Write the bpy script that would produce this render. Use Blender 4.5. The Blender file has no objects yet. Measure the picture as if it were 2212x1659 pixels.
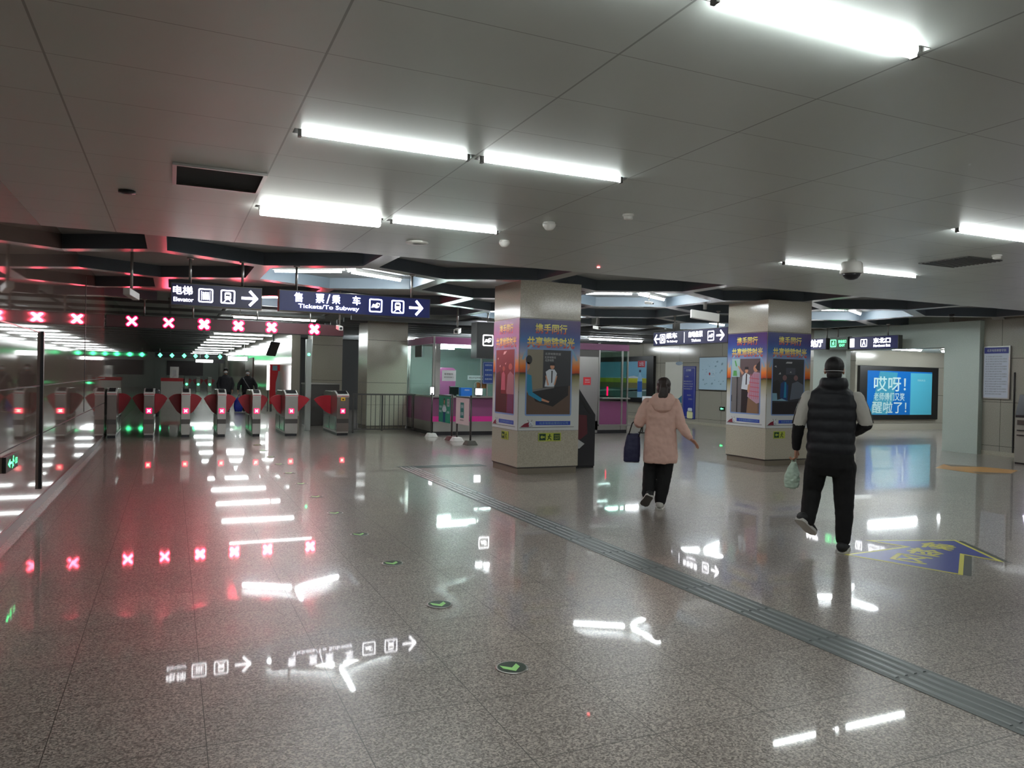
import bpy, bmesh, math, random
from mathutils import Vector, Matrix, Euler
random.seed(7)
SC = bpy.context.scene
COL = SC.collection
PI = math.pi
R = math.radians

# ------------------------------------------------------------------ camera, world, exposure
def make_camera():
    yaw, pitch, roll = R(24.15), R(-0.5), R(1.22)
    f = Vector((math.sin(yaw) * math.cos(pitch), math.cos(yaw) * math.cos(pitch), math.sin(pitch)))
    r = Vector((math.cos(yaw), -math.sin(yaw), 0))
    u = r.cross(f)
    r2 = r * math.cos(roll) + u * math.sin(roll)
    u2 = u * math.cos(roll) - r * math.sin(roll)
    cd = bpy.data.cameras.new('camera')
    cd.sensor_width = 36.0
    cd.lens = 36.0 * 1640.0 / 2212.0
    cd.clip_start = 0.05
    cd.clip_end = 300
    o = bpy.data.objects.new('camera', cd)
    COL.objects.link(o)
    m = Matrix((r2, u2, -f)).transposed().to_4x4()
    m.translation = Vector((0, 0, 1.55))
    o.matrix_world = m
    SC.camera = o
make_camera()
W = bpy.data.worlds.new('world'); SC.world = W
W.use_nodes = True
W.node_tree.nodes['Background'].inputs[0].default_value = (0.55, 0.62, 0.60, 1)
W.node_tree.nodes['Background'].inputs[1].default_value = 0.02
SC.view_settings.view_transform = 'Standard'
SC.view_settings.look = 'None'
SC.view_settings.gamma = 1
SC.view_settings.use_curve_mapping = False
SC.view_settings.exposure = 3.45
TUBE = 6.0          # emission strength of the fluorescent tubes
HEXTUBE = 9.0
FARTUBE = 2.4
cy_ = SC.cycles
cy_.use_denoising = True
cy_.max_bounces = 8
cy_.diffuse_bounces = 4
cy_.glossy_bounces = 5
cy_.transmission_bounces = 6
cy_.transparent_max_bounces = 8
cy_.sample_clamp_indirect = 6
cy_.caustics_reflective = False
cy_.caustics_refractive = False

# ------------------------------------------------------------------ materials
def lin(c):
    c = c / 255.0
    return c / 12.92 if c <= 0.04045 else ((c + 0.055) / 1.055) ** 2.4
def S(r, g, b):
    return (lin(r), lin(g), lin(b), 1.0)
MATS = {}
def mat(name, col, rough=0.6, metal=0.0, spec=0.5, coat=0.0):
    if name in MATS: return MATS[name]
    m = bpy.data.materials.new(name); m.use_nodes = True
    b = m.node_tree.nodes['Principled BSDF']
    b.inputs['Base Color'].default_value = col
    b.inputs['Roughness'].default_value = rough
    b.inputs['Metallic'].default_value = metal
    b.inputs['Specular IOR Level'].default_value = spec
    b.inputs['Coat Weight'].default_value = coat
    b.inputs['Coat Roughness'].default_value = 0.05
    MATS[name] = m
    return m
def emat(name, col, strength, base=None):
    if name in MATS: return MATS[name]
    m = bpy.data.materials.new(name); m.use_nodes = True
    b = m.node_tree.nodes['Principled BSDF']
    b.inputs['Base Color'].default_value = base or (0.6, 0.6, 0.6, 1)
    b.inputs['Emission Color'].default_value = col
    b.inputs['Emission Strength'].default_value = strength
    b.inputs['Roughness'].default_value = 0.3
    MATS[name] = m
    return m
def nodes(m):
    nt = m.node_tree
    return nt, nt.nodes, nt.links, nt.nodes['Principled BSDF']
def noise_color(m, c1, c2, scale, detail=3.0, lo=0.35, hi=0.65, coord='Object'):
    nt, N, L, b = nodes(m)
    tc = N.new('ShaderNodeTexCoord'); nz = N.new('ShaderNodeTexNoise'); rp = N.new('ShaderNodeValToRGB')
    nz.inputs['Scale'].default_value = scale; nz.inputs['Detail'].default_value = detail
    L.new(tc.outputs[coord], nz.inputs['Vector']); L.new(nz.outputs['Fac'], rp.inputs['Fac'])
    rp.color_ramp.elements[0].position = lo; rp.color_ramp.elements[0].color = c1
    rp.color_ramp.elements[1].position = hi; rp.color_ramp.elements[1].color = c2
    L.new(rp.outputs['Color'], b.inputs['Base Color'])
    return nz, rp
def math_node(N, op, a=None, b=None):
    n = N.new('ShaderNodeMath'); n.operation = op
    if isinstance(a, (int, float)): n.inputs[0].default_value = a
    if isinstance(b, (int, float)): n.inputs[1].default_value = b
    return n
def line_mask(nt, coord, period, offset, width):
    """1 on thin lines at coord = offset + k*period"""
    N, L = nt.nodes, nt.links
    a = math_node(N, 'SUBTRACT', None, offset - period / 2); L.new(coord, a.inputs[0])
    b = math_node(N, 'DIVIDE', None, period); L.new(a.outputs[0], b.inputs[0])
    c = math_node(N, 'FRACT'); L.new(b.outputs[0], c.inputs[0])
    d = math_node(N, 'SUBTRACT', None, 0.5); L.new(c.outputs[0], d.inputs[0])
    e = math_node(N, 'ABSOLUTE'); L.new(d.outputs[0], e.inputs[0])
    f = math_node(N, 'LESS_THAN', None, width / period / 2); L.new(e.outputs[0], f.inputs[0])
    return f.outputs[0]

def floor_material():
    m = mat('polished_granite_floor', S(122, 113, 102), 0.3, 0, 0.4, 0.75)
    nt, N, L, b = nodes(m)
    tc = N.new('ShaderNodeTexCoord'); sx = N.new('ShaderNodeSeparateXYZ'); L.new(tc.outputs['Object'], sx.inputs[0])
    n1 = N.new('ShaderNodeTexNoise'); n1.inputs['Scale'].default_value = 70; n1.inputs['Detail'].default_value = 5; n1.inputs['Roughness'].default_value = 0.7
    n2 = N.new('ShaderNodeTexNoise'); n2.inputs['Scale'].default_value = 0.9; n2.inputs['Detail'].default_value = 2
    vo = N.new('ShaderNodeTexVoronoi'); vo.inputs['Scale'].default_value = 130
    for q in (n1, n2, vo): L.new(tc.outputs['Object'], q.inputs['Vector'])
    rp = N.new('ShaderNodeValToRGB'); sv = N.new('ShaderNodeSeparateColor'); L.new(vo.outputs['Color'], sv.inputs[0])
    mxv = math_node(N, 'MULTIPLY_ADD', None, .55); L.new(sv.outputs[0], mxv.inputs[0])
    mn = math_node(N, 'MULTIPLY_ADD', None, 1.3); L.new(n1.outputs['Fac'], mn.inputs[0]); mn.inputs[2].default_value = -.42
    L.new(mn.outputs[0], mxv.inputs[2]); L.new(mxv.outputs[0], rp.inputs['Fac'])
    e = rp.color_ramp.elements
    e[0].position = 0.22; e[0].color = S(100, 91, 85)
    e[1].position = 0.80; e[1].color = S(200, 188, 178)
    x = rp.color_ramp.elements.new(0.5); x.color = S(150, 141, 134)
    # random darker / redder slabs
    wn = N.new('ShaderNodeTexWhiteNoise'); wn.noise_dimensions = '2D'
    fx = math_node(N, 'SUBTRACT', None, 0.156); L.new(sx.outputs['X'], fx.inputs[0])
    gx = math_node(N, 'DIVIDE', None, 0.603); L.new(fx.outputs[0], gx.inputs[0]); hx = math_node(N, 'FLOOR'); L.new(gx.outputs[0], hx.inputs[0])
    fy = math_node(N, 'SUBTRACT', None, 0.354); L.new(sx.outputs['Y'], fy.inputs[0])
    gy = math_node(N, 'DIVIDE', None, 0.6); L.new(fy.outputs[0], gy.inputs[0]); hy = math_node(N, 'FLOOR'); L.new(gy.outputs[0], hy.inputs[0])
    cb = N.new('ShaderNodeCombineXYZ'); L.new(hx.outputs[0], cb.inputs[0]); L.new(hy.outputs[0], cb.inputs[1]); L.new(cb.outputs[0], wn.inputs['Vector'])
    mr = N.new('ShaderNodeMapRange'); mr.inputs['To Min'].default_value = 0.94; mr.inputs['To Max'].default_value = 1.03; L.new(wn.outputs['Value'], mr.inputs['Value'])
    mx = N.new('ShaderNodeMix'); mx.data_type = 'RGBA'; mx.blend_type = 'MULTIPLY'; mx.inputs['Factor'].default_value = 1
    L.new(rp.outputs['Color'], mx.inputs['A']); L.new(mr.outputs['Result'], mx.inputs['B'])
    l1 = line_mask(nt, sx.outputs['X'], 0.603, 0.156, 0.004)
    l2 = line_mask(nt, sx.outputs['Y'], 0.6, 0.354, 0.0045)
    mm = math_node(N, 'MAXIMUM'); L.new(l1, mm.inputs[0]); L.new(l2, mm.inputs[1])
    m2 = N.new('ShaderNodeMix'); m2.data_type = 'RGBA'
    L.new(mm.outputs[0], m2.inputs['Factor']); L.new(mx.outputs['Result'], m2.inputs['A']); m2.inputs['B'].default_value = S(78, 74, 70)
    L.new(m2.outputs['Result'], b.inputs['Base Color'])
    rr = N.new('ShaderNodeMapRange'); rr.inputs['To Min'].default_value = 0.026; rr.inputs['To Max'].default_value = 0.038
    L.new(n2.outputs['Fac'], rr.inputs['Value']); L.new(rr.outputs['Result'], b.inputs['Coat Roughness'])
    bp = N.new('ShaderNodeBump'); bp.inputs['Strength'].default_value = 0.012; bp.inputs['Distance'].default_value = 0.002
    L.new(n1.outputs['Fac'], bp.inputs['Height']); L.new(bp.outputs['Normal'], b.inputs['Normal'])
    return m
def ceiling_material():
    m = mat('metal_ceiling_panel', S(150, 153, 149), 0.42, 0.18, 0.35)
    nt, N, L, b = nodes(m)
    tc = N.new('ShaderNodeTexCoord'); sx = N.new('ShaderNodeSeparateXYZ'); L.new(tc.outputs['Object'], sx.inputs[0])
    l1 = line_mask(nt, sx.outputs['X'], 1.26, 0.66, 0.012)
    l2 = line_mask(nt, sx.outputs['Y'], 0.63, 3.12, 0.006)
    mm = math_node(N, 'MAXIMUM'); L.new(l1, mm.inputs[0]); L.new(l2, mm.inputs[1])
    mf = math_node(N, 'MULTIPLY', None, 0.5); L.new(mm.outputs[0], mf.inputs[0])
    m2 = N.new('ShaderNodeMix'); m2.data_type = 'RGBA'; L.new(mf.outputs[0], m2.inputs['Factor'])
    nz = N.new('ShaderNodeTexNoise'); nz.inputs['Scale'].default_value = 0.7; L.new(tc.outputs['Object'], nz.inputs['Vector'])
    rp = N.new('ShaderNodeValToRGB'); rp.color_ramp.elements[0].color = S(202, 209, 204); rp.color_ramp.elements[1].color = S(212, 219, 214)
    L.new(nz.outputs['Fac'], rp.inputs['Fac']); L.new(rp.outputs['Color'], m2.inputs['A']); m2.inputs['B'].default_value = S(60, 60, 58)
    L.new(m2.outputs['Result'], b.inputs['Base Color'])
    return m
def stone_material(name, c1, c2, rough, jx=None, jz=None, spec=0.5):
    """granite wall cladding; jz / jx = (period, offset) of dark joints along Z and along the horizontal run"""
    m = mat(name, c1, rough, 0, spec)
    nz, rp = noise_color(m, c1, c2, 60, 4)
    nt, N, L, b = nodes(m)
    tc = N.new('ShaderNodeTexCoord'); sx = N.new('ShaderNodeSeparateXYZ'); L.new(tc.outputs['Object'], sx.inputs[0])
    outs = []
    if jz: outs.append(line_mask(nt, sx.outputs['Z'], jz[0], jz[1], 0.008))
    if jx: outs.append(line_mask(nt, sx.outputs['Y'], jx[0], jx[1], 0.008))
    if outs:
        o = outs[0]
        if len(outs) == 2:
            mm = math_node(N, 'MAXIMUM'); L.new(outs[0], mm.inputs[0]); L.new(outs[1], mm.inputs[1]); o = mm.outputs[0]
        m2 = N.new('ShaderNodeMix'); m2.data_type = 'RGBA'; L.new(o, m2.inputs['Factor'])
        L.new(rp.outputs['Color'], m2.inputs['A']); m2.inputs['B'].default_value = S(40, 38, 36)
        L.new(m2.outputs['Result'], b.inputs['Base Color'])
    return m
M_floor = floor_material()
M_ceil = ceiling_material()
M_stone = stone_material('speckled_beige_granite', S(166, 160, 145), S(184, 178, 163), 0.16)
M_stonej = stone_material('granite_cladding', S(150, 147, 136), S(166, 162, 151), 0.14, (1.2, 0.4), (1.0, 0.22))
M_pale = stone_material('pale_wall_panel', S(168, 180, 172), S(182, 192, 184), 0.35)
M_leftwall = stone_material('polished_dark_granite', S(112, 92, 84), S(126, 106, 98), 0.035, None, None, 1.0)
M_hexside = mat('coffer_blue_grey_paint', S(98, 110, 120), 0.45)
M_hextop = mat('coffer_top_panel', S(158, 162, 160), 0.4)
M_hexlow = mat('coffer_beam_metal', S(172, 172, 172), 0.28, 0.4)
M_steel = mat('brushed_steel', S(170, 168, 164), 0.28, 0.9)
M_dsteel = mat('dark_steel', S(84, 82, 80), 0.35, 0.8)
M_black = mat('black_plastic', S(20, 20, 22), 0.4)
M_dark = mat('dark_grey_metal', S(44, 44, 48), 0.35, 0.3)
M_white = mat('white_plastic', S(214, 212, 206), 0.4)
M_offw = mat('off_white_paper', S(206, 208, 210), 0.6)
M_red = mat('red_flap_plastic', S(168, 22, 40), 0.35)
M_purple = mat('mauve_panel', S(128, 70, 108), 0.3)
M_magenta = mat('magenta_strip', S(204, 44, 138), 0.35)
M_navy = mat('navy_sign_face', S(28, 28, 92), 0.35)
M_blue = mat('blue_sign_face', S(20, 42, 138), 0.35)
M_tube = emat('fluorescent_tube', (0.94, 1.0, 0.99, 1), TUBE)
M_ftube = emat('far_hall_tube', (0.93, 1.0, 0.99, 1), FARTUBE)
M_htube = emat('coffer_tube', (0.9, 0.97, 1.0, 1), HEXTUBE)
M_sign = emat('lit_sign_lettering', (1, 0.99, 1.0, 1), .7)
M_signgreen = emat('lit_green_lettering', (0.05, 1, 0.25, 1), .5)
M_redx = emat('red_led_cross', (1, 0.07, 0.12, 1), 6.5, (.1, 0, .01, 1))
M_redx2 = emat('red_led_halo', (1, 0.0, 0.05, 1), .4, (.1, 0, .01, 1))
M_redx3 = emat('pale_led_cross', (1, 0.62, 0.45, 1), .4)
M_green = emat('green_led', (0.05, 1, 0.32, 1), .7)
M_screen = emat('white_screen', (0.93, 0.96, 1, 1), .5)
def glass_material(name, tint, refl=0.12):
    m = bpy.data.materials.new(name); m.use_nodes = True
    nt = m.node_tree; nt.nodes.clear(); N, L = nt.nodes, nt.links
    out = N.new('ShaderNodeOutputMaterial'); mix = N.new('ShaderNodeMixShader')
    tr = N.new('ShaderNodeBsdfTransparent'); gl = N.new('ShaderNodeBsdfGlossy'); fr = N.new('ShaderNodeFresnel')
    fr.inputs['IOR'].default_value = 1.5
    tr.inputs['Color'].default_value = tint; gl.inputs['Roughness'].default_value = 0.02
    ge = N.new('ShaderNodeNewGeometry'); iv = math_node(N, 'SUBTRACT', 1.0); L.new(ge.outputs['Backfacing'], iv.inputs[1]); mu = math_node(N, 'MULTIPLY'); L.new(fr.outputs[0], mu.inputs[0]); L.new(iv.outputs[0], mu.inputs[1]); L.new(mu.outputs[0], mix.inputs['Fac']); L.new(tr.outputs[0], mix.inputs[1]); L.new(gl.outputs[0], mix.inputs[2]); L.new(mix.outputs[0], out.inputs['Surface'])
    return m
M_glass = glass_material('greenish_glass', (0.74, 0.86, 0.82, 1))

# ------------------------------------------------------------------ mesh helpers
class MB:
    def __init__(s): s.v = []; s.f = []; s.m = []; s.mats = []
    def mi(s, m):
        if m not in s.mats: s.mats.append(m)
        return s.mats.index(m)
    def add(s, vs, fs, m):
        b = len(s.v); k = s.mi(m)
        s.v += [tuple(v) for v in vs]
        for f in fs: s.f.append(tuple(i + b for i in f)); s.m.append(k)
        return s
    def box(s, x0, y0, z0, x1, y1, z1, m):
        x0, x1 = min(x0, x1), max(x0, x1); y0, y1 = min(y0, y1), max(y0, y1); z0, z1 = min(z0, z1), max(z0, z1)
        vs = [(x0, y0, z0), (x1, y0, z0), (x1, y1, z0), (x0, y1, z0), (x0, y0, z1), (x1, y0, z1), (x1, y1, z1), (x0, y1, z1)]
        return s.add(vs, [(0, 3, 2, 1), (4, 5, 6, 7), (0, 1, 5, 4), (1, 2, 6, 5), (2, 3, 7, 6), (3, 0, 4, 7)], m)
    def prism(s, pts, ax, a0, a1, m):
        """polygon pts in the two other axes, extruded along ax from a0 to a1"""
        def P(p, a):
            if ax == 'x': return (a, p[0], p[1])
            if ax == 'y': return (p[0], a, p[1])
            return (p[0], p[1], a)
        n = len(pts)
        area = sum(pts[i][0] * pts[(i + 1) % n][1] - pts[(i + 1) % n][0] * pts[i][1] for i in range(n))
        if (area < 0) != (ax == 'y'): pts = list(reversed(pts))
        vs = [P(p, a0) for p in pts] + [P(p, a1) for p in pts]
        if a0 > a1: vs = [P(p, a1) for p in pts] + [P(p, a0) for p in pts]
        fs = [tuple(reversed(range(n))), tuple(range(n, 2 * n))] + [(i, (i + 1) % n, n + (i + 1) % n, n + i) for i in range(n)]
        return s.add(vs, fs, m)
    def poly(s, pts, m):
        return s.add(pts, [tuple(range(len(pts)))], m)
    def tube(s, pts, rad, m, n=10, caps=True):
        pts = [Vector(p) for p in pts]
        rads = rad if isinstance(rad, (list, tuple)) else [rad] * len(pts)
        vs = []; prev = None
        for i, p in enumerate(pts):
            d = (pts[min(i + 1, len(pts) - 1)] - pts[max(i - 1, 0)])
            d = d.normalized() if d.length > 1e-9 else Vector((0, 0, 1))
            if prev is None:
                a = d.orthogonal().normalized()
            else:
                a = (prev - d * prev.dot(d)).normalized()
            prev = a; b = d.cross(a)
            for k in range(n):
                t = 2 * PI * k / n
                vs.append(p + (a * math.cos(t) + b * math.sin(t)) * rads[i])
        fs = []
        for i in range(len(pts) - 1):
            for k in range(n):
                fs.append((i * n + k, i * n + (k + 1) % n, (i + 1) * n + (k + 1) % n, (i + 1) * n + k))
        if caps:
            fs.append(tuple(reversed(range(n)))); fs.append(tuple(range((len(pts) - 1) * n, len(pts) * n)))
        return s.add(vs, fs, m)
    def lathe(s, prof, m, c=(0, 0, 0), n=24, axis='z'):
        """profile list of (r, h)"""
        vs = []; fs = []
        for r, h in prof:
            for k in range(n):
                t = 2 * PI * k / n
                v = (r * math.cos(t), r * math.sin(t), h)
                if axis == 'y': v = (v[0], h, -v[1])
                if axis == 'x': v = (h, v[0], v[1])
                vs.append((v[0] + c[0], v[1] + c[1], v[2] + c[2]))
        for i in range(len(prof) - 1):
            for k in range(n):
                fs.append((i * n + k, i * n + (k + 1) % n, (i + 1) * n + (k + 1) % n, (i + 1) * n + k))
        fs.append(tuple(reversed(range(n)))); fs.append(tuple(range((len(prof) - 1) * n, len(prof) * n)))
        return s.add(vs, fs, m)
    def rings(s, rings, m):
        """loft of closed rings (equal count), capped"""
        n = len(rings[0]); vs = [v for r in rings for v in r]; fs = []
        for i in range(len(rings) - 1):
            for k in range(n):
                fs.append((i * n + k, i * n + (k + 1) % n, (i + 1) * n + (k + 1) % n, (i + 1) * n + k))
        fs.append(tuple(reversed(range(n)))); fs.append(tuple(range((len(rings) - 1) * n, len(rings) * n)))
        return s.add(vs, fs, m)
    def ball(s, c, r, m, n=16, k=10):
        rx, ry, rz = r if isinstance(r, (list, tuple)) else (r, r, r)
        rs = []
        for i in range(k + 1):
            t = -PI / 2 + PI * i / k
            q = max(math.cos(t), 0.02)
            rs.append([(c[0] + rx * q * math.cos(2 * PI * j / n), c[1] + ry * q * math.sin(2 * PI * j / n), c[2] + rz * math.sin(t)) for j in range(n)])
        return s.rings(rs, m)
    def build(s, name, parent=None, smooth=False, bevel=0.0, loc=None, rot=None):
        me = bpy.data.meshes.new(name); me.from_pydata(s.v, [], s.f)
        for m in s.mats: me.materials.append(m)
        for p, k in zip(me.polygons, s.m): p.material_index = k; p.use_smooth = smooth
        me.update()
        o = bpy.data.objects.new(name, me); COL.objects.link(o)
        if parent: o.parent = parent
        if loc: o.location = loc
        if rot: o.rotation_euler = rot
        if bevel:
            b = o.modifiers.new('bevel', 'BEVEL'); b.width = bevel; b.segments = 2; b.limit_method = 'ANGLE'; b.angle_limit = R(50)
        return o
def tag(o, label=None, cat=None, group=None, kind=None):
    if label: o['label'] = label
    if cat: o['category'] = cat
    if group: o['group'] = group
    if kind: o['kind'] = kind
    return o
def thing(name, label, cat, loc=(0, 0, 0), rz=0.0, group=None):
    o = bpy.data.objects.new(name, None); COL.objects.link(o)
    o.empty_display_size = 0.1
    o.location = loc; o.rotation_euler = (0, 0, rz)
    return tag(o, label, cat, group)
def dup(root, loc, rz=None, label=None, group=None):
    r = root.copy(); COL.objects.link(r); r.location = loc
    if rz is not None: r.rotation_euler = (0, 0, rz)
    if label: r['label'] = label
    if group: r['group'] = group
    for ch in list(root.children):
        c = ch.copy(); COL.objects.link(c); c.parent = r
        for g in ch.children:
            d = g.copy(); COL.objects.link(d); d.parent = c
    return r
def struct(mb, name, **k):
    return tag(mb.build(name, **k), kind='structure')
_tc = {}
def text_part(s, w, h, m, parent, loc, name='lettering', rot=(R(90), 0, 0), depth=0.0015, bold=0.012, m2=None):
    """lettering fitted into w x h, centred on loc, standing in the local XZ plane facing -Y"""
    key = (s, round(w, 3), round(h, 3), m.name, bold)
    if key not in _tc:
        c = bpy.data.curves.new('lettering', 'FONT'); c.body = s; c.align_x = 'CENTER'; c.align_y = 'CENTER'
        c.size = 1; c.extrude = 0; c.resolution_u = 3
        o = bpy.data.objects.new('t', c); COL.objects.link(o)
        dg = bpy.context.evaluated_depsgraph_get(); dg.update()
        me = bpy.data.meshes.new_from_object(o.evaluated_get(dg))
        bpy.data.objects.remove(o); bpy.data.curves.remove(c)
        xs = [v.co.x for v in me.vertices]; ys = [v.co.y for v in me.vertices]
        cx, cyy = (min(xs) + max(xs)) / 2, (min(ys) + max(ys)) / 2
        fx, fy = w / max(max(xs) - min(xs), 1e-6), h / max(max(ys) - min(ys), 1e-6)
        for v in me.vertices: v.co = ((v.co.x - cx) * fx, (v.co.y - cyy) * fy, 0)
        if bold:
            n_ch = max(len(s), 1); bx = bold * .7 * w / n_ch; bz = bold * .7 * h
            vv = [tuple(v.co) for v in me.vertices]; ff = [tuple(p.vertices) for p in me.polygons]; nv = len(vv); V2, F2_ = [], []
            for j, (ax, az) in enumerate(((0, 0), (bx, 0), (-bx, 0), (0, bz), (0, -bz))):
                V2 += [(x + ax, y_ + az, z_ + .00004 * j) for x, y_, z_ in vv]; F2_ += [tuple(i + nv * j for i in f) for f in ff]
            bpy.data.meshes.remove(me); me = bpy.data.meshes.new('lettering'); me.from_pydata(V2, [], F2_)
        me.materials.clear(); me.materials.append(m); me.name = 'lettering'
        _tc[key] = me
    o = bpy.data.objects.new(name, _tc[key]); COL.objects.link(o)
    o.parent = parent; o.location = loc; o.rotation_euler = rot
    return o
def rrect(x0, z0, x1, z1, r, n=4):
    pts = []
    for cx, cz, a in ((x1 - r, z1 - r, 0), (x0 + r, z1 - r, 90), (x0 + r, z0 + r, 180), (x1 - r, z0 + r, 270)):
        for k in range(n + 1):
            t = R(a + 90 * k / n); pts.append((cx + r * math.cos(t), cz + r * math.sin(t)))
    return pts
def P2(mb, pts, y, m):
    """flat polygon in the XZ plane at y, facing -Y"""
    n = len(pts); area = sum(pts[i][0] * pts[(i + 1) % n][1] - pts[(i + 1) % n][0] * pts[i][1] for i in range(n))
    if area < 0: pts = list(reversed(pts))
    mb.poly([(p[0], y, p[1]) for p in pts], m)
def rect2(mb, x0, z0, x1, z1, y, m): P2(mb, [(x0, z0), (x1, z0), (x1, z1), (x0, z1)], y, m)
def ell(cx, cz, rx, rz, n=14): return [(cx + rx * math.cos(2 * PI * k / n), cz + rz * math.sin(2 * PI * k / n)) for k in range(n)]
def frame2(mb, x0, z0, x1, z1, t, y, m):
    rect2(mb, x0, z0, x1, z0 + t, y, m); rect2(mb, x0, z1 - t, x1, z1, y, m)
    rect2(mb, x0, z0 + t, x0 + t, z1 - t, y, m); rect2(mb, x1 - t, z0 + t, x1, z1 - t, y, m)
def strokes(mb, segs, t, y, m):
    for (x0, z0, x1, z1) in segs:
        d = Vector((x1 - x0, z1 - z0)); L_ = d.length or 1; n = Vector((-d.y, d.x)) / L_ * t / 2; e = d / L_ * t * .3
        P2(mb, [(x0 - e.x + n.x, z0 - e.y + n.y), (x0 - e.x - n.x, z0 - e.y - n.y), (x1 + e.x - n.x, z1 + e.y - n.y), (x1 + e.x + n.x, z1 + e.y + n.y)], y, m)
ZC = 3.1            # underside of the ceiling
XL = -1.33          # left wall
XR = 17.2           # right wall

# ------------------------------------------------------------------ setting
struct(MB().box(-1.6, -15, -0.1, 29, 76, 0, M_floor), 'floor')
SLOTS = {2.47: [1.28, 2.54, 7.6, 13.8], 5.03: [1.30, 2.56, 7.58, 13.8], 7.47: [1.30, 2.56, 7.70, 8.97, 13.8]}
for y_ in (-10, -5.0, -2.5, 0.0): SLOTS[y_] = [1.3, 7.6, 13.8]
def slotted_ceiling():
    mb = MB(); y = -15; X0, X1, hw = -1.6, XR + .3, .055
    for yr in sorted(SLOTS):
        mb.box(X0, y, ZC, X1, yr - hw, ZC + .2, M_ceil)
        x = X0
        for xc in SLOTS[yr]:
            mb.box(x, yr - hw, ZC, xc - .615, yr + hw, ZC + .2, M_ceil); x = xc + .615
        mb.box(x, yr - hw, ZC, X1, yr + hw, ZC + .2, M_ceil)
        y = yr + hw
    mb.box(X0, y, ZC, X1, 9.7, ZC + .2, M_ceil)
    struct(mb, 'ceiling')
slotted_ceiling()
def clip(poly, axis, val, keep_greater):
    out = []
    for i in range(len(poly)):
        a, b = poly[i], poly[(i + 1) % len(poly)]
        ia = (a[axis] >= val) == keep_greater or a[axis] == val; ib = (b[axis] >= val) == keep_greater or b[axis] == val
        if ia: out.append(a)
        if ia != ib:
            t = (val - a[axis]) / (b[axis] - a[axis]); out.append((a[0] + (b[0] - a[0]) * t, a[1] + (b[1] - a[1]) * t))
    return out
def hex_ceiling():
    mb = MB(); top = MB()
    PX = 2.79; RC = PX / math.sqrt(3); RI = (PX - 0.23) / math.sqrt(3); Y0, Y1 = 9.7, 18.75; DEP = 0.19
    for row in range(-1, 6):
        for col in range(-2, 8):
            cx = 1.2 + PX * col - (PX / 2 if row % 2 else 0); cy = 10.1 + 1.5 * RC * row
            o = [(cx + RC * math.sin(R(60 * k)), cy + RC * math.cos(R(60 * k))) for k in range(6)]
            i = [(cx + RI * math.sin(R(60 * k)), cy + RI * math.cos(R(60 * k))) for k in range(6)]
            for k in range(6):
                q = [o[k], o[(k + 1) % 6], i[(k + 1) % 6], i[k]]
                for ax, v, g in ((1, Y0, True), (1, Y1, False), (0, XL - .05, True), (0, XR + .2, False)):
                    q = clip(q, ax, v, g)
                    if len(q) < 3: break
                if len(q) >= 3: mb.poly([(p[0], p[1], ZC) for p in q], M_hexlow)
                a, b = i[k], i[(k + 1) % 6]
                # clip the inner wall segment
                t0, t1 = 0.0, 1.0; ok = True
                for ax, v, g in ((1, Y0, 1), (1, Y1, -1), (0, XL - .05, 1), (0, XR + .2, -1)):
                    fa, fb = g * (a[ax] - v), g * (b[ax] - v)
                    if fa < 0 and fb < 0: ok = False; break
                    if fa < 0: t0 = max(t0, fa / (fa - fb))
                    if fb < 0: t1 = min(t1, fa / (fa - fb))
                if ok and t1 > t0 + 1e-6:
                    A = (a[0] + (b[0] - a[0]) * t0, a[1] + (b[1] - a[1]) * t0); B = (a[0] + (b[0] - a[0]) * t1, a[1] + (b[1] - a[1]) * t1)
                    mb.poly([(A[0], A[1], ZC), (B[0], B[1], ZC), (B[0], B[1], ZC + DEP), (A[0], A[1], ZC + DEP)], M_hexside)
    struct(mb, 'ceiling')
    struct(MB().box(XL - .3, Y0, ZC + DEP, XR + .3, Y1 + 16, ZC + DEP + .1, M_hextop), 'ceiling')
hex_ceiling()
# left wall: polished dark granite with joints and metal trims
wl = MB().box(XL - .3, -15, 0, XL, 18.74, 3.4, M_leftwall)
struct(wl, 'wall_left')
struct(MB().box(XL - .3, 18.76, 0, XL - .02, 76, 3.4, M_leftwall), 'wall_left')
tr = MB()
for z in (0.80, 1.34, 1.93):
    tr.box(XL, -15, z, XL + .004, 18.74 if z < 1.5 else 9.84, z + .012, M_dark)
for y in (9.84, 14.5):
    tr.box(XL, y - (.03 if y < 10 else .01), .2 if y < 10 else .82, XL + (.03 if y < 10 else .006), y + (.03 if y < 10 else .01), 1.95 if y < 10 else 3.08, M_dark)
struct(tr, 'trim_1')
struct(MB().box(XL, -15, 0, XL + .012, 18.74, .10, mat('dark_stone_plinth', S(58, 54, 52), .3)), 'baseboard_left')
# right wall with the opening between two pilasters
wr = MB()
wr.box(XR, -15, 0, XR + .3, 12.5, 3.4, M_stonej)
wr.box(XR, 15.5, 0, XR + .3, 33, 3.4, M_stonej)
wr.box(XR, 12.5, 2.5, XR + .3, 15.5, 3.4, M_pale)
struct(wr, 'wall_right')
struct(MB().box(XR - .012, -15, 0, XR, 11.62, .1, M_stone).box(XR - .012, 16.6, 0, XR, 33, .1, M_stone), 'baseboard_right')
struct(MB().box(17.052, 12.502, 2.5, XR + .1, 15.428, ZC, M_pale), 'trim_2')
for i, (y0, y1, lab) in enumerate(((11.62, 12.5, 'pale green wall pilaster beside the framed notice at far right'), (15.43, 16.6, 'pale green pilaster left of the blue advert behind the man'))):
    o = MB().box(17.05, y0, 0, XR + .02, y1, ZC, M_pale).build('trim_3'); tag(o, kind='structure')
struct(MB().box(XR - .0, 18.8, 0, 28, 19.1, 3.4, M_stonej), 'wall_side')
struct(MB().box(27.7, 8, 0, 28, 19, 3.4, M_stonej), 'wall_side')
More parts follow.
